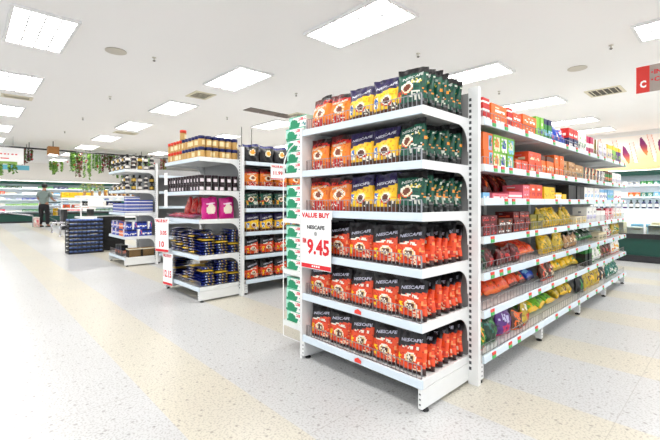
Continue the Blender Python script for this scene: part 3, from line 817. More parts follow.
# ================================================================ MIDDLE RACK (jars etc.)
def jar(name, r, h, body, lab, lid, n=14):
    prof = [(r * .9, 0), (r, .006), (r, h * .18), (r, h * .58), (r, h * .66), (r * .90, h * .72)]
    def cf(i, k): return lab if (i == 2 and (k % 7) in (0, 1, 2)) else body
    o = MB().lathe(prof, n, 0, cf).build(name, M['can'], link=False)
    ld = MB().lathe([(r * 1.0, h * .70), (r * 1.0, h * .97), (r * .92, h)], n, 0, lambda i, k: lid).build('lid', M['can'], link=False)
    return adopt(o, ld)
J_blue = jar('glass_jar', .0355, .115, (.80, .66, .42), (.92, .86, .70), (.13, .16, .42))
J_or = jar('glass_jar', .0355, .115, (.80, .66, .42), (.93, .88, .74), (.86, .28, .14))
def e_slots(OX, OY, W_, D_, pitch, inset=.05):
    """slots round the two open faces of an end rack at (OX, OY): front row facing -x, side row facing -y; yields x, y, face, index"""
    nf = int((W_ - 2 * inset) / pitch) + 1; nd = int((D_ - .06 - inset) / pitch)
    out = []
    for i in range(nf): out.append((OX + inset, OY - inset - (nf - 1 - i) * 0 - (W_ - 2 * inset) + i * (W_ - 2 * inset) / (nf - 1), 'f', i))
    for i in range(1, nd + 1): out.append((OX + inset + i * (D_ - .06 - inset) / nd, OY - W_ + inset, 's', i))
    return out
E2X, E2Y = 1.72, 4.67
for tier in range(2):
    for x, y, fc, i in e_slots(E2X, E2Y, .912, .49, .0745, .055):
        pr = J_or if fc == 'f' and i > 5 else J_blue
        inst(pr, (x, y, LV2[0] - .0075 + tier * .1155), RND.uniform(0, 6), f'{"orange" if pr is J_or else "blue"}-lidded jar, {["lower", "upper"][tier]} tier, {ORD[i]} from corner along {"front" if fc == "f" else "aisle side"}, jar rack', 'jar', 'jars on the top shelf of the jar rack')
for i in range(4):
    inst(J_or, (E2X + .15, E2Y - .33 - i * .078, LV2[0] - .0075 + .231 * 0), 0, f'orange-lidded jar in second row, {ORD[i]} from the corner, jar rack top', 'jar', 'jars on the top shelf of the jar rack')
inst(J_or, (E2X + .055, E2Y - .40, LV2[0] - .0075 + .231), 0, 'single orange-lidded jar standing on top of upper tier, jar rack', 'jar', 'jars on the top shelf of the jar rack')
J_dark = jar('jam_jar', .032, .085, (.16, .05, .08), (.90, .86, .88), (.20, .08, .14))
for tier in range(2):
    for x, y, fc, i in e_slots(E2X, E2Y, .912, .49, .072, .05):
        inst(J_dark, (x, y, LV2[1] - .0075 + tier * .0855), RND.uniform(-.3, .3) - PI / 4, f'small dark jam jar, {["lower", "upper"][tier]} tier, {ORD[i]} from corner along {"front" if fc == "f" else "aisle side"}, jar rack', 'jar', 'dark jars on the second shelf of the jar rack')
for i in range(4):
    p = pouchproto(.16, .235, .07, (.80, .13, .10), (.62, .10, .10), (.85, .40, .30), i % 3)
    inst(p, (E2X + .235, E2Y - .11 - i * .172, LV2[2] - .003), (-.12, RND.uniform(-.05, .05), -PI / 2), f'red snack bag standing {ORD[i]} from the signs, third shelf of jar rack', 'snack bag', 'red bags on the third shelf of the jar rack')
    p = pouchproto(.155, .14, .045, (.80, .10, .22) if i < 3 else (.62, .10, .42), K['magenta'], K['dred'], i % 2 + 5)
    inst(p, (E2X + .036, E2Y - .11 - i * .172, LV2[2] + .022), (-1.45, 0, -PI / 2), f'{"red" if i < 3 else "purple"} flat bag lying {ORD[i]} from the signs before red bags, jar rack', 'snack bag', 'flat bags on the third shelf of the jar rack')
def magbag(u, v, b):
    d = blot(u, v, 0, .45, .62, .22)
    if .66 < v < .78 and abs(u) < .6: return (.95, .85, .92)
    return (.90, .86, .80) if (d < 1 and not b) else (.80, .08, .55)
MG = pouch('snack_bag', .185, .225, .09, magbag, random.Random(8), M['film'], nx=14, ny=16, gus=.5)
for i in range(2):
    inst(MG, (E2X + .155 + i * .195, E2Y - .912 + .075, LV2[2] - .003), (-.05, 0, .05), f'bright magenta snack bag, {["nearer the corner", "against the upright"][i]}, third shelf of jar rack', 'snack bag', 'magenta bags on the jar rack')
def bluepk(u, v, b):
    if v < .12 and abs(u) < .9:
        k = int((u + 1) * 6) % 4
        return ((.80, .84, .92), (.13, .21, .55), (.80, .68, .30), (.10, .15, .44))[k]
    if b: return (.12, .20, .52)
    if blot(u, v, .1, .5, .45, .14) < 1: return (.90, .78, .35)
    if abs(v - .8) < .06 and abs(u) < .6 or v < .04 and abs(u) < .7: return (.82, .86, .93)
    return (.13, .21, .55) if (int(u * 6) + int(v * 9)) % 3 else (.08, .11, .34)
BP = [pouch('pasta_packet', .165, .235, .024, bluepk, random.Random(40 + k), M['film'], nx=10, ny=12, gus=.3, puff=.0008) for k in range(3)]
def yelpk(u, v, b): return (.88, .74, .25) if v < .6 else (.10, .14, .38)
YP = pouch('pasta_packet', .165, .235, .024, yelpk, random.Random(50), M['film'], nx=10, ny=12, gus=.3, puff=.0008)
cnt = 0
for sh, lv, nl in ((3, LV2[3], 9), (4, LV2[4], 9)):
    for pile in range(7):
        # five piles along the front (face -x), three along the aisle side
        if pile < 4: bx, by, rz, nm = E2X + .05, E2Y - .10 - pile * .168, -PI / 2, f'{ORD[pile]} front pile'
        else: bx, by, rz, nm = E2X + .115 + (pile - 4) * .152, E2Y - .912 + .035, 0, f'{ORD[pile - 4]} aisle side pile'
        n = max(1, nl - (pile + sh) % 3 - (1 if (sh == 4 and 0 < pile < 4) else 0) - (4 if (sh == 4 and pile in (1, 2)) else 0))
        for k in range(n):
            p = YP if (k + pile) % 6 == 3 else BP[(k + pile) % 3]
            inst(p, (bx + RND.uniform(-.004, .012), by + RND.uniform(-.004, .004), lv + .012 + k * .0285), (-PI / 2 + .02 * RND.uniform(-1, 1), RND.uniform(-.03, .03), rz + RND.uniform(-.07, .07)), f'{"blue and yellow" if p is YP else "dark blue"} flat packet, {ORD[k]} up, {nm}, {["fourth", "bottom"][sh - 3]} shelf, jar rack', 'packet', f'blue packets piled on the {["fourth", "bottom"][sh - 3]} shelf of the jar rack', scale=(.9, 1.05, .98 if pile < 4 else .85))
for z, lb in ((LV2[3], 'fourth'), (LV2[4], 'bottom')):
    tag(MB().box(0, 0, 0, .012, .26, .19).build('cardboard_divider', M['cardboard']), f'brown cardboard sheet behind blue packets on {lb} shelf, jar rack', 'cardboard').location = (E2X + .33, E2Y - .48, z - .006)

# ================================================================ FAR RACK (bottles, boxes)
E3X, E3Y = 1.83, 7.56
def bottle(name, r, h, body, lab, cap):
    o = MB().lathe([(r * .9, 0), (r, .006), (r, h * .2), (r, h * .55), (r, h * .62), (r * .5, h * .76), (r * .42, h * .84)], 12, 0, lambda i, k: lab if i == 2 else body).build(name, M['can'], link=False)
    c = MB().lathe([(r * .5, h * .84), (r * .5, h)], 12, 0, lambda i, k: cap).build('cap', M['can'], link=False)
    return adopt(o, c)
BT = [bottle('bottle', .036, .15, (.10, .09, .10), (.88, .86, .84), (.12, .12, .14)), bottle('bottle', .036, .15, (.78, .76, .74), (.20, .18, .22), (.10, .10, .12)), bottle('bottle', .036, .15, (.10, .12, .12), (.78, .66, .30), (.10, .10, .12))]
BN = ['black bottle with white label', 'pale bottle with dark label', 'black bottle with gold label']
for sh in (0, 1):
    for tier in range(2):
        for x, y, fc, i in e_slots(E3X, E3Y, .912, .49, .085, .06):
            j = (i * 7 + tier * 3 + sh) % 3
            if sh == 1 and tier == 1 and fc == 'f' and i > 2: continue
            inst(BT[j], (x, y, LV3[sh] - .0075 + tier * .151 * (.82 if sh == 0 else .84)), 0, f'{BN[j]}, {["lower", "upper"][tier]} tier, {ORD[i]} from corner, {"front" if fc == "f" else "aisle side"}, {["top", "second"][sh]} bottle shelf', 'bottle', f'bottles on the {["top", "second"][sh]} shelf of the bottle rack', scale=(1, 1, .82))
p = carton('carton', .20, .12, .052, 'band', (.16, .26, .62), K['white'], (.55, .62, .85))
for i in range(2):
    for k in range(5):
        if k == 4 and i == 1: continue
        inst(p, (E3X + .14 + i * .205, E3Y - .912 + .05, LV3[2] - .0075 + k * .053), 0, f'blue and white flat carton, {ORD[k]} up, {["corner", "inner"][i]} stack, bottle rack', 'carton', 'blue and white cartons on the third shelf of the bottle rack')
for i in range(3):
    for k in range(3):
        inst(p, (E3X + .04, E3Y - .60 + i * .205, LV3[2] - .0075 + k * .053), -PI / 2, f'blue and white flat carton, {ORD[k]} up, {ORD[i]} front stack, bottle rack', 'carton', 'blue and white cartons on the third shelf of the bottle rack')
CA = [carton('carton', .065, .065, .12, 'top', (.16, .30, .70), K['white'], (.10, .14, .40)), carton('carton', .065, .065, .12, 'top', (.90, .50, .16), K['white'], (.16, .20, .55)), carton('carton', .065, .065, .12, 'split', K['white'], K['blue'], K['pink'])]
CAN_N = ['blue', 'orange and blue', 'white and blue']
for tier in range(2):
    for x, y, fc, i in e_slots(E3X, E3Y, .912, .49, .07, .04):
        j = 1 if fc == 'f' and i in (3, 4, 5) else (2 if (i + tier) % 3 == 2 else 0)
        if fc == 's': x += .033; y -= .02
        if fc == 's' and x > E3X + .445: continue
        inst(CA[j], (x, y, LV3[3] - .0075 + tier * .1205), -PI / 2 if fc == 'f' else 0, f'{CAN_N[j]} drink carton, {["lower", "upper"][tier]} tier, {ORD[i]} from corner, {"front" if fc == "f" else "aisle side"}, bottle rack', 'drink carton', 'drink cartons on the fourth shelf of the bottle rack')
for i in range(3):
    inst(carton('carton', .10, .10, .17, 'text', K['black'], K['orange'], K['navy']), (E3X + .04, E3Y - .30 - i * .12, LV3[4] - .007), -PI / 2, f'dark box standing {ORD[i]} on bottom front of bottle rack', 'carton', 'dark boxes at the bottom of the bottle rack')
def basket(loc, label):
    t = thing('basket', label, 'basket', loc, 0, 'black baskets at the bottom of the bottle rack')
    m = MB(); m.box(0, 0, 0, .19, .15, .006)
    for k in range(12):
        x = k * .19 / 11; m.box(x - .002, 0, 0, x + .002, .004, .12); m.box(x - .002, .146, 0, x + .002, .15, .12)
    for k in range(8):
        y = k * .15 / 7; m.box(0, y - .002, 0, .004, y + .002, .12); m.box(.186, y - .002, 0, .19, y + .002, .12)
    m.build('basket_cage', M['rubber'], t)
    r = MB(); r.box(-.004, -.004, .12, .194, .0, .135); r.box(-.004, .15, .12, .194, .154, .135); r.box(-.004, 0, .12, 0, .15, .135); r.box(.19, 0, .12, .194, .15, .135); r.build('rim', M['ventc'], t)
    tag(MB().box(.01, .01, .0, .18, .14, .13).build('carton', M['cardboard']), label.replace('black wire basket', 'tan carton inside the basket'), 'carton').location = (loc[0], loc[1], loc[2] + .008)
for i in range(2): basket((E3X + .07 + i * .205, E3Y - .895, LV3[4] - .004), f'black wire basket {["by the corner", "by the upright"][i]} on bottle rack bottom shelf')

# ================================================================ PRICE BOARD / AISLE SIGN C
t = thing('aisle_sign', 'hanging red and taupe aisle sign lettered C', 'aisle sign', (5.40, .80, 2.217), -PI / 2)
MB().box(0, 0, 0, .115, .02, .285).build('red_panel', M['signred'], t)
MB().box(.116, 0, 0, 1.15, .02, .285).build('text_panel', M['signgrey'], t)
l = MB(); lettering(l, 'C', .06, .09, .055, .08, y=-.002, bold=.05); l.build('letter', M['paper'], t)
l = MB(); lettering(l, 'INGREDIENTS', .365, .205, .42, .050, y=-.003, bold=.03); lettering(l, 'CHINESE FOOD', .385, .125, .46, .050, y=-.003, bold=.03)
for z_ in (.205, .125): l.box(.130, -.002, z_ - .008, .144, -.0012, z_ + .008)
l.build('lettering', M['red'], t)
for x in (.25, .95): MB().tube([(x, .01, .285), (x, .01, .833)], .003, 6).build('hanging_wire', M['rail'], t)

# thin rods hanging from the ceiling above the gondolas
for X, Y, z0, z1, lb in ((3.0, 1.50, 1.66, 1.95, 'thin black rod standing above green coffee bags'), (2.20, 3.74, 1.62, 1.84, 'thin rod standing on the jar rack upright'), (2.35, 3.78, 1.47, 1.84, 'thin rod standing beside the black coffee bags')):
    tag(MB().tube([(0, 0, 0), (0, 0, z1 - z0)], .0035, 6).build('hanging_rod', M['rail']), lb, 'rod').location = (X, Y, z0)

# ================================================================ COOLERS
def wall_cooler(name, label, loc, rz, W_, D_, zs, ztop, base):
    t = thing(name, label, 'display cooler', loc, rz)
    MB().box(0, 0, .0, W_, D_, base).build('base', M['dkgreen'], t)
    MB().box(-.02, -.04, base, W_ + .02, .02, base + .05).build('bumper_rail', M['dark'], t)
    MB().box(0, -.01, .0, W_, .01, .08).build('kick_plate', M['dark'], t)
    MB().box(0, D_ - .03, base, W_, D_, ztop).build('liner', M['inner'], t)
    for k in (0, 1): MB().box(k * (W_ - .04), .1, base, k * (W_ - .04) + .04, D_ - .03, ztop).build('end_panel', M['inner'], t)
    MB().box(0, .05, ztop, W_, D_, ztop + .05).build('header', M['dark'], t)
    MB().box(0, .0, ztop - .08, W_, .05, ztop + .05).build('header_trim', M['dkgreen'], t)
    MB().quad([(.05, .055, ztop - .01), (.05, .13, ztop - .01), (W_ - .05, .13, ztop - .01), (W_ - .05, .055, ztop - .01)]).build('lamp', M['caselamp'], t)
    for i, z in enumerate(zs):
        s = MB(); s.box(.04, .25, z - .02, W_ - .04, D_ - .03, z); s.box(.04, .235, z - .03, W_ - .04, .25, z + .01)
        o = s.build('shelf', M['inner'], t)
        MB().quad([(.06, .26, z - .022), (.06, .29, z - .022), (W_ - .06, .29, z - .022), (W_ - .06, .26, z - .022)]).build('shelf_fill_strip', M['caselamp'], o)  # added glowing strip that brightens the goods below
    return t
WC = wall_cooler('wall_cooler', 'long dark green open wall cooler of chilled goods behind the shopper', (-6.0, 24.0, 0), 0, 14.0, 1.1, [.55, .84, 1.12, 1.40, 1.68], 1.98, .42)
rows = [(1.68, ['green', 'dgreen', 'white', 'green', 'navy', 'lgreen'], 'top'), (1.40, ['orr', 'cream', 'white', 'tan', 'lblue'], 'second'), (1.12, ['white', 'lav', 'blue', 'white', 'navy'], 'third'), (.84, ['white', 'lgreen', 'lgreen', 'white', 'lblue'], 'fourth'), (.55, ['pink', 'white', 'green', 'teal', 'orr'], 'bottom')]
for z, cs, nm in rows:
    for i in range(27):
        c = cs[(i // 3) % len(cs)]; x = .9 + i * .212
        if RND.random() < .06: continue
        h_ = (.08, .11, .13)[(i // 3 + int(z * 10)) % 3]
        p = carton('chilled_pack', .19, .13, h_, 'text', K[c], K['white'], K['cream'])
        inst(p, (x, 24.27, z), RND.uniform(-.05, .05), f'small {CN[c]} chilled pack, {ORD[i]} along the {nm} shelf of the long wall cooler', 'chilled pack', f'{CN[c]} packs on the {nm} shelf of the long wall cooler')
tag(MB().tube([(0, 0, 0), (.0, 0, .42), (-.02, -.0, .46), (-1.9, -.0, .78)], .03, 8).build('guard_rail', M['chrome']), 'sloping chrome tube guard rail before the long wall cooler', 'rail').location = (2.05, 19.9, 0)

RC = wall_cooler('wall_cooler', 'open wall cooler of bottles below the food mural', (13.0, 4.6, 0), -PI / 2, 6.2, .95, [.84, 1.16, 1.48], 1.80, .70)
for z, cs, nm in ((.84, ['navy', 'purple', 'black', 'navy'], 'lowest'), (1.16, ['white', 'orange', 'teal', 'lblue', 'orange'], 'middle'), (1.48, ['teal', 'white', 'grey', 'green'], 'top')):
    for i in range(32):
        c = cs[(i // 2) % len(cs)]; y = 4.6 - .9 - i * .135
        if nm == 'lowest':
            key = ('btl', c)
            if key not in _PC: _PC[key] = bottle('drink_bottle', .045, .24, K[c], K['white'], K['dgreen'])
            inst(_PC[key], (13.30, y, z), 0, f'{CN[c]} drink bottle, {ORD[i]} along the lowest shelf of the mural cooler', 'bottle', f'{CN[c]} bottles in the mural cooler')
        else:
            p = carton('chilled_pack', .12, .1, .10 if nm == 'top' else .12, 'text', K[c], K['white'], K['cream'])
            inst(p, (13.27, y, z), -PI / 2, f'{CN[c]} chilled pack, {ORD[i]} along the {nm} shelf of the mural cooler', 'chilled pack', f'{CN[c]} packs on the {nm} shelf of the mural cooler')
# island freezer with glass sides
t = thing('island_freezer', 'dark green island freezer with a glass front past the gondola end', 'freezer', (8.35, 3.2, 0), -PI / 2)
MB().box(0, 0, .10, 5.2, 1.6, .40).build('base', M['dkgreen'], t)
MB().box(0, -.03, .0, 5.2, 1.6, .11).build('kick_plate', M['dark'], t)
MB().box(-.02, -.05, .40, 5.22, 0.03, .48).build('bumper_rail', M['dark'], t)
MB().box(0, .03, .40, 5.2, 1.57, .46).build('deck', M['inner'], t)
MB().box(.0, .02, .48, 5.2, .03, .82).build('glass_panel', M['glass'], t)
m = MB(); m.box(-.01, .0, .82, 5.21, .06, .86)
for k in range(6): m.box(k * 1.03, .012, .46, k * 1.03 + .03, .034, .82)
m.build('frame', M['inner'], t)
MB().box(.0, 1.56, .46, 5.2, 1.6, .86).build('rear_wall', M['inner'], t)
for i in range(17):
    for r_ in range(2):
        c = ['cream', 'white', 'cream', 'white', 'lblue'][(i * 3 + r_) % 5]
        inst(carton('frozen_pack', .24, .3, .12 + .04 * ((i + r_) % 3), 'text', K[c], K['white'], K['cream']), (8.46 + r_ * .34, 3.0 - i * .29, .46), -PI / 2, f'{CN[c]} frozen pack lying {["against the glass", "in second row"][r_]} inside island freezer, {ORD[i]} from gondola end', 'frozen pack', 'packs inside the island freezer')

for nm_, loc_, rz_, L_ in (('long wall cooler behind the shopper', (-4.0, 24.75, 2.035), 0, 11.0), ('mural cooler', (13.6, 4.3, 1.855), -PI / 2, 5.6)):  # added lights, hidden behind the headers, washing the back wall and mural
    t = thing('wall_wash_fill', f'added unseen wall-wash light lying on top of the {nm_}', 'lamp', loc_, rz_)
    MB().box(0, -.05, 0, L_, .05, .04).build('housing', M['white'], t)
    MB().quad([(.02, -.04, .041), (L_ - .02, -.04, .041), (L_ - .02, .04, .055), (.02, .04, .055)]).build('tube', M['washfill'], t)
# food mural on the right wall
def mural():
    m = MB(); nx, nz = 420, 60; W_, H_ = 6.4, 1.02
    for j in range(nz + 1):
        for i in range(nx + 1): m.v.append((W_ * i / nx, 0, H_ * j / nz))
    def mixc(a, b, t): t = max(0, min(1, t)); return tuple(p * (1 - t) + q * t for p, q in zip(a, b))
    for j in range(nz):
        for i in range(nx):
            x = (i + .5) / nx * W_; v = (j + .5) / nz
            wave = .62 + .10 * math.sin(x * 1.9 + 1) + .06 * math.sin(x * 5)
            c = mixc((.99, .87, .68), (1, .97, .94), (v - wave + .35) / .4)
            cell = math.floor((x + .12) / .40); lx = (x + .12) - cell * .40
            k = int(cell) % 3; v0 = (.60, .80, .70)[k]
            # slice: a plum wedge fading to orange, running down to one side
            cx = .09 + (v0 - v) * .26; wd = .080 * max(0.0, 1 - abs(v - v0 + .12) / .26) ** .6 if abs(v - v0 + .12) < .26 else 0
            if abs(lx - cx) < wd: c = mixc((.97, .62, .36), (.58, .16, .46), (v - v0 + .30) / .26)
            # pale finger with a thin orange outline
            fx = .25 + (v0 + .15 - v) * .20; fw = .055 * (1 - max(0, (.28 - v) / .3) ** 2) if v > .24 and v < v0 + .22 else 0
            if fw and abs(lx - fx) < fw: c = (1, .93, .90) if abs(lx - fx) < fw * .8 else (.95, .66, .52)
            a = j * (nx + 1) + i; m.face((a, a + 1, a + nx + 2, a + nx + 1), 0, c)
    m.box(-.02, .002, -.02, W_ + .02, .03, H_ + .02, 1, (.9, .9, .9))
    o = m.build('wall_mural', [M['carton'], M['white']])
    return o
mu = tag(mural(), 'wide peach, white and plum coloured food mural above the wall cooler', 'mural')
mu.location = (13.965, 4.7, 1.90); mu.rotation_euler = (0, 0, -PI / 2)

# ================================================================ LEFT BACKGROUND
# stacked drink trays
CANP = jar('drink_can', .033, .055, (.14, .22, .55), (.45, .58, .85), (.55, .65, .85), n=10)
for k in range(9):
    t = thing('drink_tray', f'black tray of blue cans, {ORD[k]} up in the stack on the floor', 'tray', (1.47, 8.93, k * .0765), 0, 'stacked black trays of blue cans')
    m = MB(); m.box(0, 0, 0, .60, .40, .008)
    for a in ((0, 0, .60, .006), (0, .394, .60, .40), (0, 0, .006, .40), (.594, 0, .60, .40)): m.box(a[0], a[1], 0, a[2], a[3], .036)
    for x in (0, .588):
        for y in (0, .388): m.box(x, y, 0, x + .012, y + .012, .076)
    m.build('tray_shell', M['tray'], t)
    for i in range(8):
        for j in range(5 if k == 8 else 1):
            inst(CANP, (1.47 + .045 + i * .073, 8.93 + .045 + j * .075, k * .0765 + .0085), 0, f'small blue can in {ORD[k]} tray up, {ORD[j]} row, {ORD[i]} from open floor', 'can', 'blue cans in the stacked trays')
for k in range(8):
    t = thing('drink_tray', f'empty black tray, {ORD[k]} up in the stack beside the bottle rack', 'tray', (2.12, 9.2, k * .088), 0, 'plain black trays beside the bottle rack')
    m = MB(); m.box(0, 0, 0, .42, .5, .01)
    for a in ((0, 0, .42, .006), (0, .494, .42, .5), (0, 0, .006, .5), (.414, 0, .42, .5)): m.box(a[0], a[1], 0, a[2], a[3], .085)
    m.build('tray_shell', M['rubber'], t)
# low chrome bumper rails
for i, (X, Y) in enumerate(((1.83, 11.3), (2.06, 13.8), (2.1, 15.6))):
    m = MB().tube([(0, 0, 0), (0, 0, .30), (.03, 0, .33), (.70, 0, .33), (.73, 0, .30), (.73, 0, 0)], .028, 8); m.lathe([(.06, 0), (.06, .008)], 12); m.lathe([(.06, 0), (.06, .008)], 12, cen=(.73, 0, 0))
    tag(m.build('bumper_rail', M['chrome']), f'low chrome bumper rail, {["closest to the drink trays", "middle one of three", "closest to the shopper"][i]}', 'rail', 'low chrome bumper rails').location = (X, Y, 0)
# display tables
def table(name, label, loc, W_, D_, tops, legm):
    t = thing(name, label, 'display table', loc, 0)
    for z in tops:
        MB().box(0, 0, z - .05, W_, D_, z).build('table_top', M['white'], t)
    for x in (.06, W_ - .18):
        MB().box(x, .05, 0, x + .12, D_ - .05, tops[-1] - .05).build('leg', legm, t)
    for x in (.0, W_ - .03): MB().box(x, .02, tops[-1], x + .03, .05, tops[0] - .05).build('post', M['white'], t)
    MB().box(.0, .02, 0.0, W_, .04, .10).build('kick_plate', M['dark'], t)
    return t
table('display_table', 'white two-level display table with jars and plants behind the trays', (2.35, 12.6, 0), 2.6, .8, [1.20, .92, .60], M['dark'])
table('display_table', 'white display table stacked with yellow boxes near the shopper', (2.58, 17.0, 0), 1.1, .7, [1.18, .80], M['dark'])
for i in range(4):
    inst(carton('produce_box', .24, .3, .20, 'text', K['yellow'], K['oyel'], K['orange']), (2.72 + i * .26, 17.1, 1.181), 0, f'yellow produce box, {ORD[i]} from the shopper on the white table', 'box', 'yellow boxes on the white display table')
for i in range(3):
    inst(carton('produce_box', .22, .3, .12, 'speck', K['orr'], K['brown'], K['green']), (2.75 + i * .30, 17.1, .801), 0, f'red and brown produce box, {ORD[i]} from the shopper, lower table level', 'box', 'boxes on the lower level of the white table')
JH = [jar('honey_jar', .05, .17, (.66, .46, .18), (.90, .80, .55), (.85, .7, .3)), jar('honey_jar', .05, .17, (.35, .20, .10), (.80, .72, .58), (.10, .30, .16))]
for i in range(14):
    j = i % 2
    inst(JH[j], (3.0 + i * .125, 12.72 + (i % 3) * .05, 1.2005), 0, f'{["amber", "brown"][j]} jar, {ORD[i]} from open floor on the white display table', 'jar', 'amber and brown jars on the display table')
for i in range(10):
    inst(carton('carton', .17, .2, .12, 'text', K[['black', 'teal', 'white', 'navy'][i % 4]], K['white'], K['grey']), (2.52 + i * .2, 12.7, .9205), 0, f'{["black", "teal", "white", "navy"][i % 4]} carton, {ORD[i]} from open floor, middle level of display table', 'carton', 'cartons on the middle level of the display table')
# leafy produce on the table
def plantbush(name, label, loc, r, h, n, mats, seed):
    rr = random.Random(seed); t = thing(name, label, 'potted plant', loc)
    MB().lathe([(r * .35, 0), (r * .5, h * .4), (r * .46, h * .4)], 12).build('pot', M['cardboard'], t)
    m = MB()
    for _ in range(n):
        a = rr.uniform(0, 2 * PI); q = r * math.sqrt(rr.random()); z = h * (.4 + .6 * rr.random()); p = Vector((q * math.cos(a), q * math.sin(a), z)); s = rr.uniform(.03, .06)
        d = Vector((math.cos(a), math.sin(a), rr.uniform(-.3, .8))).normalized(); e = d.orthogonal().normalized() * s * .4
        k = len(m.v); m.v += [tuple(p), tuple(p + d * s * .5 + e), tuple(p + d * s), tuple(p + d * s * .5 - e)]; m.face((k, k + 1, k + 2, k + 3), rr.randrange(len(mats)))
    m.build('foliage', mats, t)
for i in range(3): plantbush('potted_plant', f'small pale leafy plant, {ORD[i]} from open floor on display table', (2.50 + i * .19, 12.88, 1.2), .085, .34, 90, [M['leafl'], M['cardboard'], M['leafd']], i)
sgn = tag(MB().box(0, 0, 0, .38, .01, .24).build('notice_board', M['paper']), 'plain white notice card hung before the jars display table', 'notice'); sgn.location = (2.52, 12.58, .90)

# garlands on ceiling rails
for Y, z, lb in ((17.3, 2.93, 'black rail carrying the garlands near ceiling'), (16.6, 2.84, 'lower black rail in front of the garlands')):
    t = thing('ceiling_rail', lb, 'rail', (0, Y, z), 0)
    MB().tube([(0.2, 0, 0), (9.0, 0, 0)], .022, 6).build('bar', M['rail'], t)
    for x in (1.6, 3.4, 5.2, 7.0): MB().tube([(x, 0, 0), (x, 0, 3.05 - z)], .01, 6).build('hanger', M['rail'], t)
def garland(X, Y, z0, ln, seed, label, palette):
    rr = random.Random(seed); t = thing('hanging_garland', label, 'garland', (X, Y, z0), 0, 'garlands hanging from the ceiling rail')
    m = MB(); fr = MB(); wd = rr.uniform(.10, .19)
    for s in range(6):
        sx = rr.uniform(-wd, wd); sy = rr.uniform(-.1, .1); L_ = ln * rr.uniform(.55, 1.0)
        m.tube([(sx * .4, sy * .4, 0), (sx, sy, -L_ * .4), (sx, sy, -L_)], .004, 4)
        for q in range(64):
            z = -L_ * rr.random(); a = rr.uniform(0, 2 * PI); s_ = rr.uniform(.06, .115)
            p = Vector((sx, sy, z)); d = Vector((math.cos(a), math.sin(a), -1.0)).normalized(); e = Vector((-math.sin(a), math.cos(a), 0)) * s_ * .33
            k = len(m.v); m.v += [tuple(p), tuple(p + d * s_ * .5 + e), tuple(p + d * s_), tuple(p + d * s_ * .5 - e)]; m.face((k, k + 1, k + 2, k + 3), rr.choice(palette))
    for q in range(2 + seed % 1):
        cx, cy, cz = rr.uniform(-wd, wd), rr.uniform(-.15, -.02), -ln * rr.uniform(.2, .8)
        fr.lathe([(.004, -.034), (.024, -.018), (.030, 0), (.022, .018), (.004, .028)], 8, cen=(cx, cy, cz))
    m.build('foliage', [M['leafd'], M['leafl'], M['leafr']], t); fr.build('fruit', M['fruit'], t)
GL = [(.05, .5), (.42, .5), (.86, .6), (1.15, .85), (1.60, .5), (2.45, .42), (2.85, .62), (3.15, .80), (3.45, .85), (3.78, .70), (4.10, .65), (4.42, .78), (4.75, .90), (5.10, .70), (5.45, .85), (5.85, .72), (6.3, .8)]
for i, (X, L_) in enumerate(GL):
    garland(X, 17.3 + (i % 2) * .0, 2.91 if i not in (0, 1, 2, 5) else 2.55, L_ * 1.15, 100 + i, f'artificial {["green", "burgundy and green", "light green"][i % 3]} leaf garland, {ORD[i]} along the rail from open floor', [[0, 0, 1], [2, 0, 2], [1, 1, 0]][i % 3])
for i in (0, 1, 2, 5):
    tag(MB().tube([(0, 0, 0), (0, 0, .36)], .004, 4).build('garland_cord', M['rail']), f'thin cord holding the {ORD[i]} garland below the rail', 'cord', 'cords of the low garlands').location = (GL[i][0], 17.3, 2.55)
# wooden pendant lantern
t = thing('pendant_lantern', 'square wooden pendant lantern hanging by the garlands', 'pendant lamp', (2.16, 15.8, 2.60))
MB().box(-.15, -.15, 0, .15, .15, .26).build('wooden_box', M['wood'], t)
MB().box(-.11, -.11, -.02, .11, .11, 0).build('lamp_glass', M['caselamp'], t)
MB().tube([(0, 0, .26), (0, 0, .45)], .012, 6).build('hanging_rod', M['rail'], t)
# hanging banner
t = thing('hanging_banner', 'white hanging banner with faint red writing near the garlands', 'banner', (-.5, 15.5, 2.20))
MB().box(0, 0, 0, 1.86, .03, .50).build('board', M['paper'], t)
l = MB()
for k in range(9): l.box(.93 + k * .09, -.003, .28, .93 + k * .09 + (.05 if k % 3 else .03), -.001, .315)
l.build('red_marks', M['signred'], t)
MB().box(1.30, -.004, .15, 1.5, -.001, .18).build('red_underline', M['signred'], t)
MB().box(.9, -.004, .0, 1.7, -.001, .07).build('green_band', M['leafl'], t)
for x in (.3, 1.6): MB().tube([(x, .015, .5), (x, .015, .85)], .004, 5).build('hanging_wire', M['rail'], t)
bb = tag(MB().box(0, 0, 0, 3.2, .03, .16).build('header_board', mat('light_blue_board', (.45, .78, .88), .5)), 'light blue strip board behind the low garlands', 'board')
bb.location = (-1.5, 17.6, 2.16)
for x in (.3, 2.9):
    pass

# ================================================================ THE SHOPPER
def skinned(name, joints, bones, m, parent=None, sub=2):
    me = bpy.data.meshes.new(name); me.from_pydata([j[0] for j in joints], bones, []); me.materials.append(m)
    o = bpy.data.objects.new(name, me); COL.objects.link(o)
    md = o.modifiers.new('skin', 'SKIN'); md.use_smooth_shade = True
    for i, j in enumerate(joints):
        r = j[1]; me.skin_vertices[0].data[i].radius = r if isinstance(r, tuple) else (r, r)
    me.skin_vertices[0].data[0].use_root = True
    sb = o.modifiers.new('sub', 'SUBSURF'); sb.levels = sub; sb.render_levels = sub
    if parent: o.parent = parent
    return o
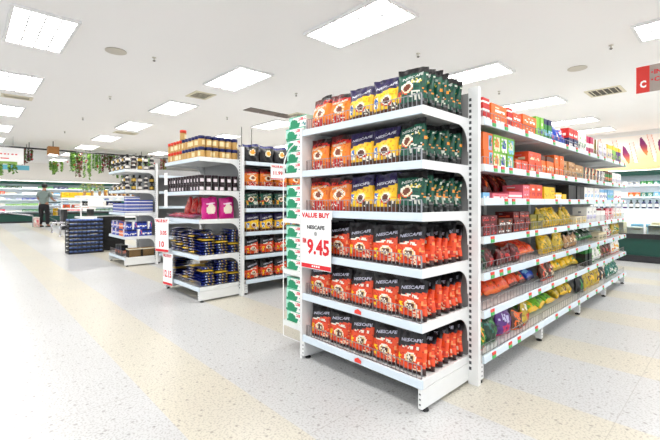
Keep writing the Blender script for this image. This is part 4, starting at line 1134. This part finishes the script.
# local frame: person faces +y (away from us), x to the side
J = [((0, 0, .95), (.15, .11)), ((0, 0, 1.12), (.14, .10)), ((0, .02, 1.34), (.17, .115)), ((0, .02, 1.46), (.10, .075)), ((0, .03, 1.53), .055), ((0, .05, 1.60), .075), ((0, .05, 1.68), (.078, .095)), ((0, .04, 1.745), .055),
     ((-.17, .02, 1.43), .06), ((-.24, .05, 1.17), .047), ((-.20, .25, 1.02), .034), ((-.19, .31, 1.0), .03),
     ((.17, .02, 1.43), .06), ((.24, .08, 1.18), .047), ((.22, .34, 1.08), .034), ((.22, .42, 1.07), .03),
     ((-.095, 0, .86), .09), ((-.11, .03, .50), .06), ((-.12, -.02, .09), .04), ((-.13, .10, .045), (.045, .032)), ((-.135, .17, .03), (.04, .024)),
     ((.095, 0, .86), .09), ((.12, .02, .50), .06), ((.14, -.03, .09), .04), ((.15, .09, .045), (.045, .032)), ((.155, .16, .03), (.04, .024))]
B = [(0, 1), (1, 2), (2, 3), (3, 4), (4, 5), (5, 6), (6, 7), (2, 8), (8, 9), (9, 10), (10, 11), (2, 12), (12, 13), (13, 14), (14, 15), (0, 16), (16, 17), (17, 18), (18, 19), (19, 20), (0, 21), (21, 22), (22, 23), (23, 24), (24, 25)]
for hand, base in ((11, (-.19, .31, 1.0)), (15, (.22, .42, 1.07))):
    for fx, ln in ((-.026, .060), (-.009, .072), (.009, .068), (.026, .054)):
        k = len(J); J += [((base[0] + fx, base[1] + .03, base[2]), .009), ((base[0] + fx * 1.1, base[1] + .03 + ln * .6, base[2] - .012), .008), ((base[0] + fx * 1.1, base[1] + .03 + ln * .85, base[2] - .04), .007)]
        B += [(hand, k), (k, k + 1), (k + 1, k + 2)]
    sgx = 1 if base[0] < 0 else -1
    k = len(J); J += [((base[0] + sgx * .035, base[1] + .01, base[2] - .005), .010), ((base[0] + sgx * .05, base[1] + .045, base[2] - .015), .009)]
    B += [(hand, k), (k, k + 1)]
P = thing('person', 'person in grey checked shirt and dark trousers pushing a trolley', 'person', (2.36, 19.5, 0), -.55)
body = skinned('body', J, B, M['skin'], P)
TJ = [((0, 0, 1.0), (.165, .125)), ((0, .0, .88), (.16, .13)), ((-.10, 0, .80), .105), ((-.112, .03, .50), .082), ((-.122, -.02, .10), .072), ((.10, 0, .80), .105), ((.122, .02, .50), .082), ((.142, -.03, .10), .072)]
skinned('trousers', TJ, [(0, 1), (1, 2), (2, 3), (3, 4), (1, 5), (5, 6), (6, 7)], M['trouser'], P)
def check():
    m = mat('checked_shirt', (.48, .52, .50), .8, var=.05); nt = m.node_tree; b = nt.nodes['Principled BSDF']
    tc = nt.nodes.new('ShaderNodeTexCoord'); ck = nt.nodes.new('ShaderNodeTexChecker'); ck.inputs['Scale'].default_value = 26
    ck.inputs['Color1'].default_value = lin((.36, .44, .42)) + (1,); ck.inputs['Color2'].default_value = lin((.62, .66, .64)) + (1,)
    nt.links.new(tc.outputs['Object'], ck.inputs['Vector']); nt.links.new(ck.outputs[0], b.inputs['Base Color']); return m
SJ = [((0, 0, .86), (.185, .145)), ((0, 0, 1.12), (.165, .125)), ((0, .02, 1.34), (.19, .135)), ((0, .02, 1.46), (.10, .08)), ((-.18, .02, 1.42), .075), ((-.245, .04, 1.20), .07), ((.18, .02, 1.42), .075), ((.245, .07, 1.20), .07)]
skinned('shirt', SJ, [(0, 1), (1, 2), (2, 3), (2, 4), (4, 5), (2, 6), (6, 7)], check(), P)
h = MB().lathe([(.075, -.06), (.092, -.01), (.096, .04), (.075, .09), (.03, .118), (.004, .124)], 16, sy=1.12).build('hair', M['hair'], P); h.location = (0, .035, 1.665)
for s in (-1, 1):
    MB().box(-.05, -.06, 0, .05, .20, .05).build('shoe', M['rubber'], P).location = (s * .135, -.02, 0)
e = MB(); e.lathe([(.004, -.01), (.016, 0), (.004, .012)], 8, cen=(-.033, .135, 1.66)); e.lathe([(.004, -.01), (.016, 0), (.004, .012)], 8, cen=(.033, .135, 1.66)); e.build('eyes', M['black'], P)
# carrier bag and trolley
cbp = pouchproto(.22, .42, .10, (.93, .80, .78), K['white'], K['pink'], 1, name='carrier_bag')
inst(cbp, (2.10, 19.3, .0), (0, 0, .3), 'pale pink carrier bag standing beside the person', 'bag', None)
t = thing('shopping_trolley', 'shopping trolley with green grip being pushed by the person', 'trolley', (2.72, 19.62, 0), -.55)
m = MB()
for z in (.45, .62, .78, .92):
    e_ = .0 + (z - .45) * .12
    m.tube([(-.2 - e_, .0, z), (.2 + e_, .0, z), (.2 + e_, .75 + e_, z), (-.2 - e_, .75 + e_, z), (-.2 - e_, 0, z)], .007, 5)
for k in range(15):
    for sx in (-1, 1): m.tube([(sx * .2, k * .053, .45), (sx * .256, k * .056, .92)], .003, 4)
for k in range(9):
    x = -.2 + k * .05; m.tube([(x, 0, .45), (x, 0, .92)], .003, 4); m.tube([(x, .75, .45), (x * 1.2, .80, .92)], .003, 4); m.tube([(x, 0, .45), (x, .75, .45)], .003, 4)
m.build('basket', M['chrome'], t)
m = MB()
for sx in (-1, 1): m.tube([(sx * .22, 0, 1.0), (sx * .22, 0, .40), (sx * .22, .75, .22), (sx * .22, 0, .16), (sx * .22, 0, .40)], .012, 6)
m.build('chassis', M['chrome'], t)
MB().tube([(-.25, -.06, 1.0), (.25, -.06, 1.0)], .018, 8).build('handle', M['dkgreen'], t)
for sx in (-1, 1):
    for y in (.02, .70):
        o = MB().lathe([(.05, -.012), (.06, 0), (.05, .012)], 14).build('wheel', M['rubber'], t); o.location = (sx * .22, y, .06); o.rotation_euler = (0, PI / 2, 0)
        MB().box(sx * .22 - .016, y - .01, .06, sx * .22 + .016, y + .01, .21).build('wheel_fork', M['chrome'], t)
for i, (c, x, y) in enumerate((('yellow', -.08, .2), ('black', .08, .3), ('green', -.05, .5))):
    p0 = Matrix.Rotation(-.55, 3, 'Z') @ Vector((x, y, 0))
    inst(carton('carton', .14, .14, .30, 'plain', K[c], K['white'], K['white']), (2.72 + p0.x, 19.62 + p0.y - .05, .455), -.55, f'{c} box lying in the shopping trolley', 'box', 'boxes in the shopping trolley')

bpy.data.orphans_purge() if hasattr(bpy.data, 'orphans_purge') else None
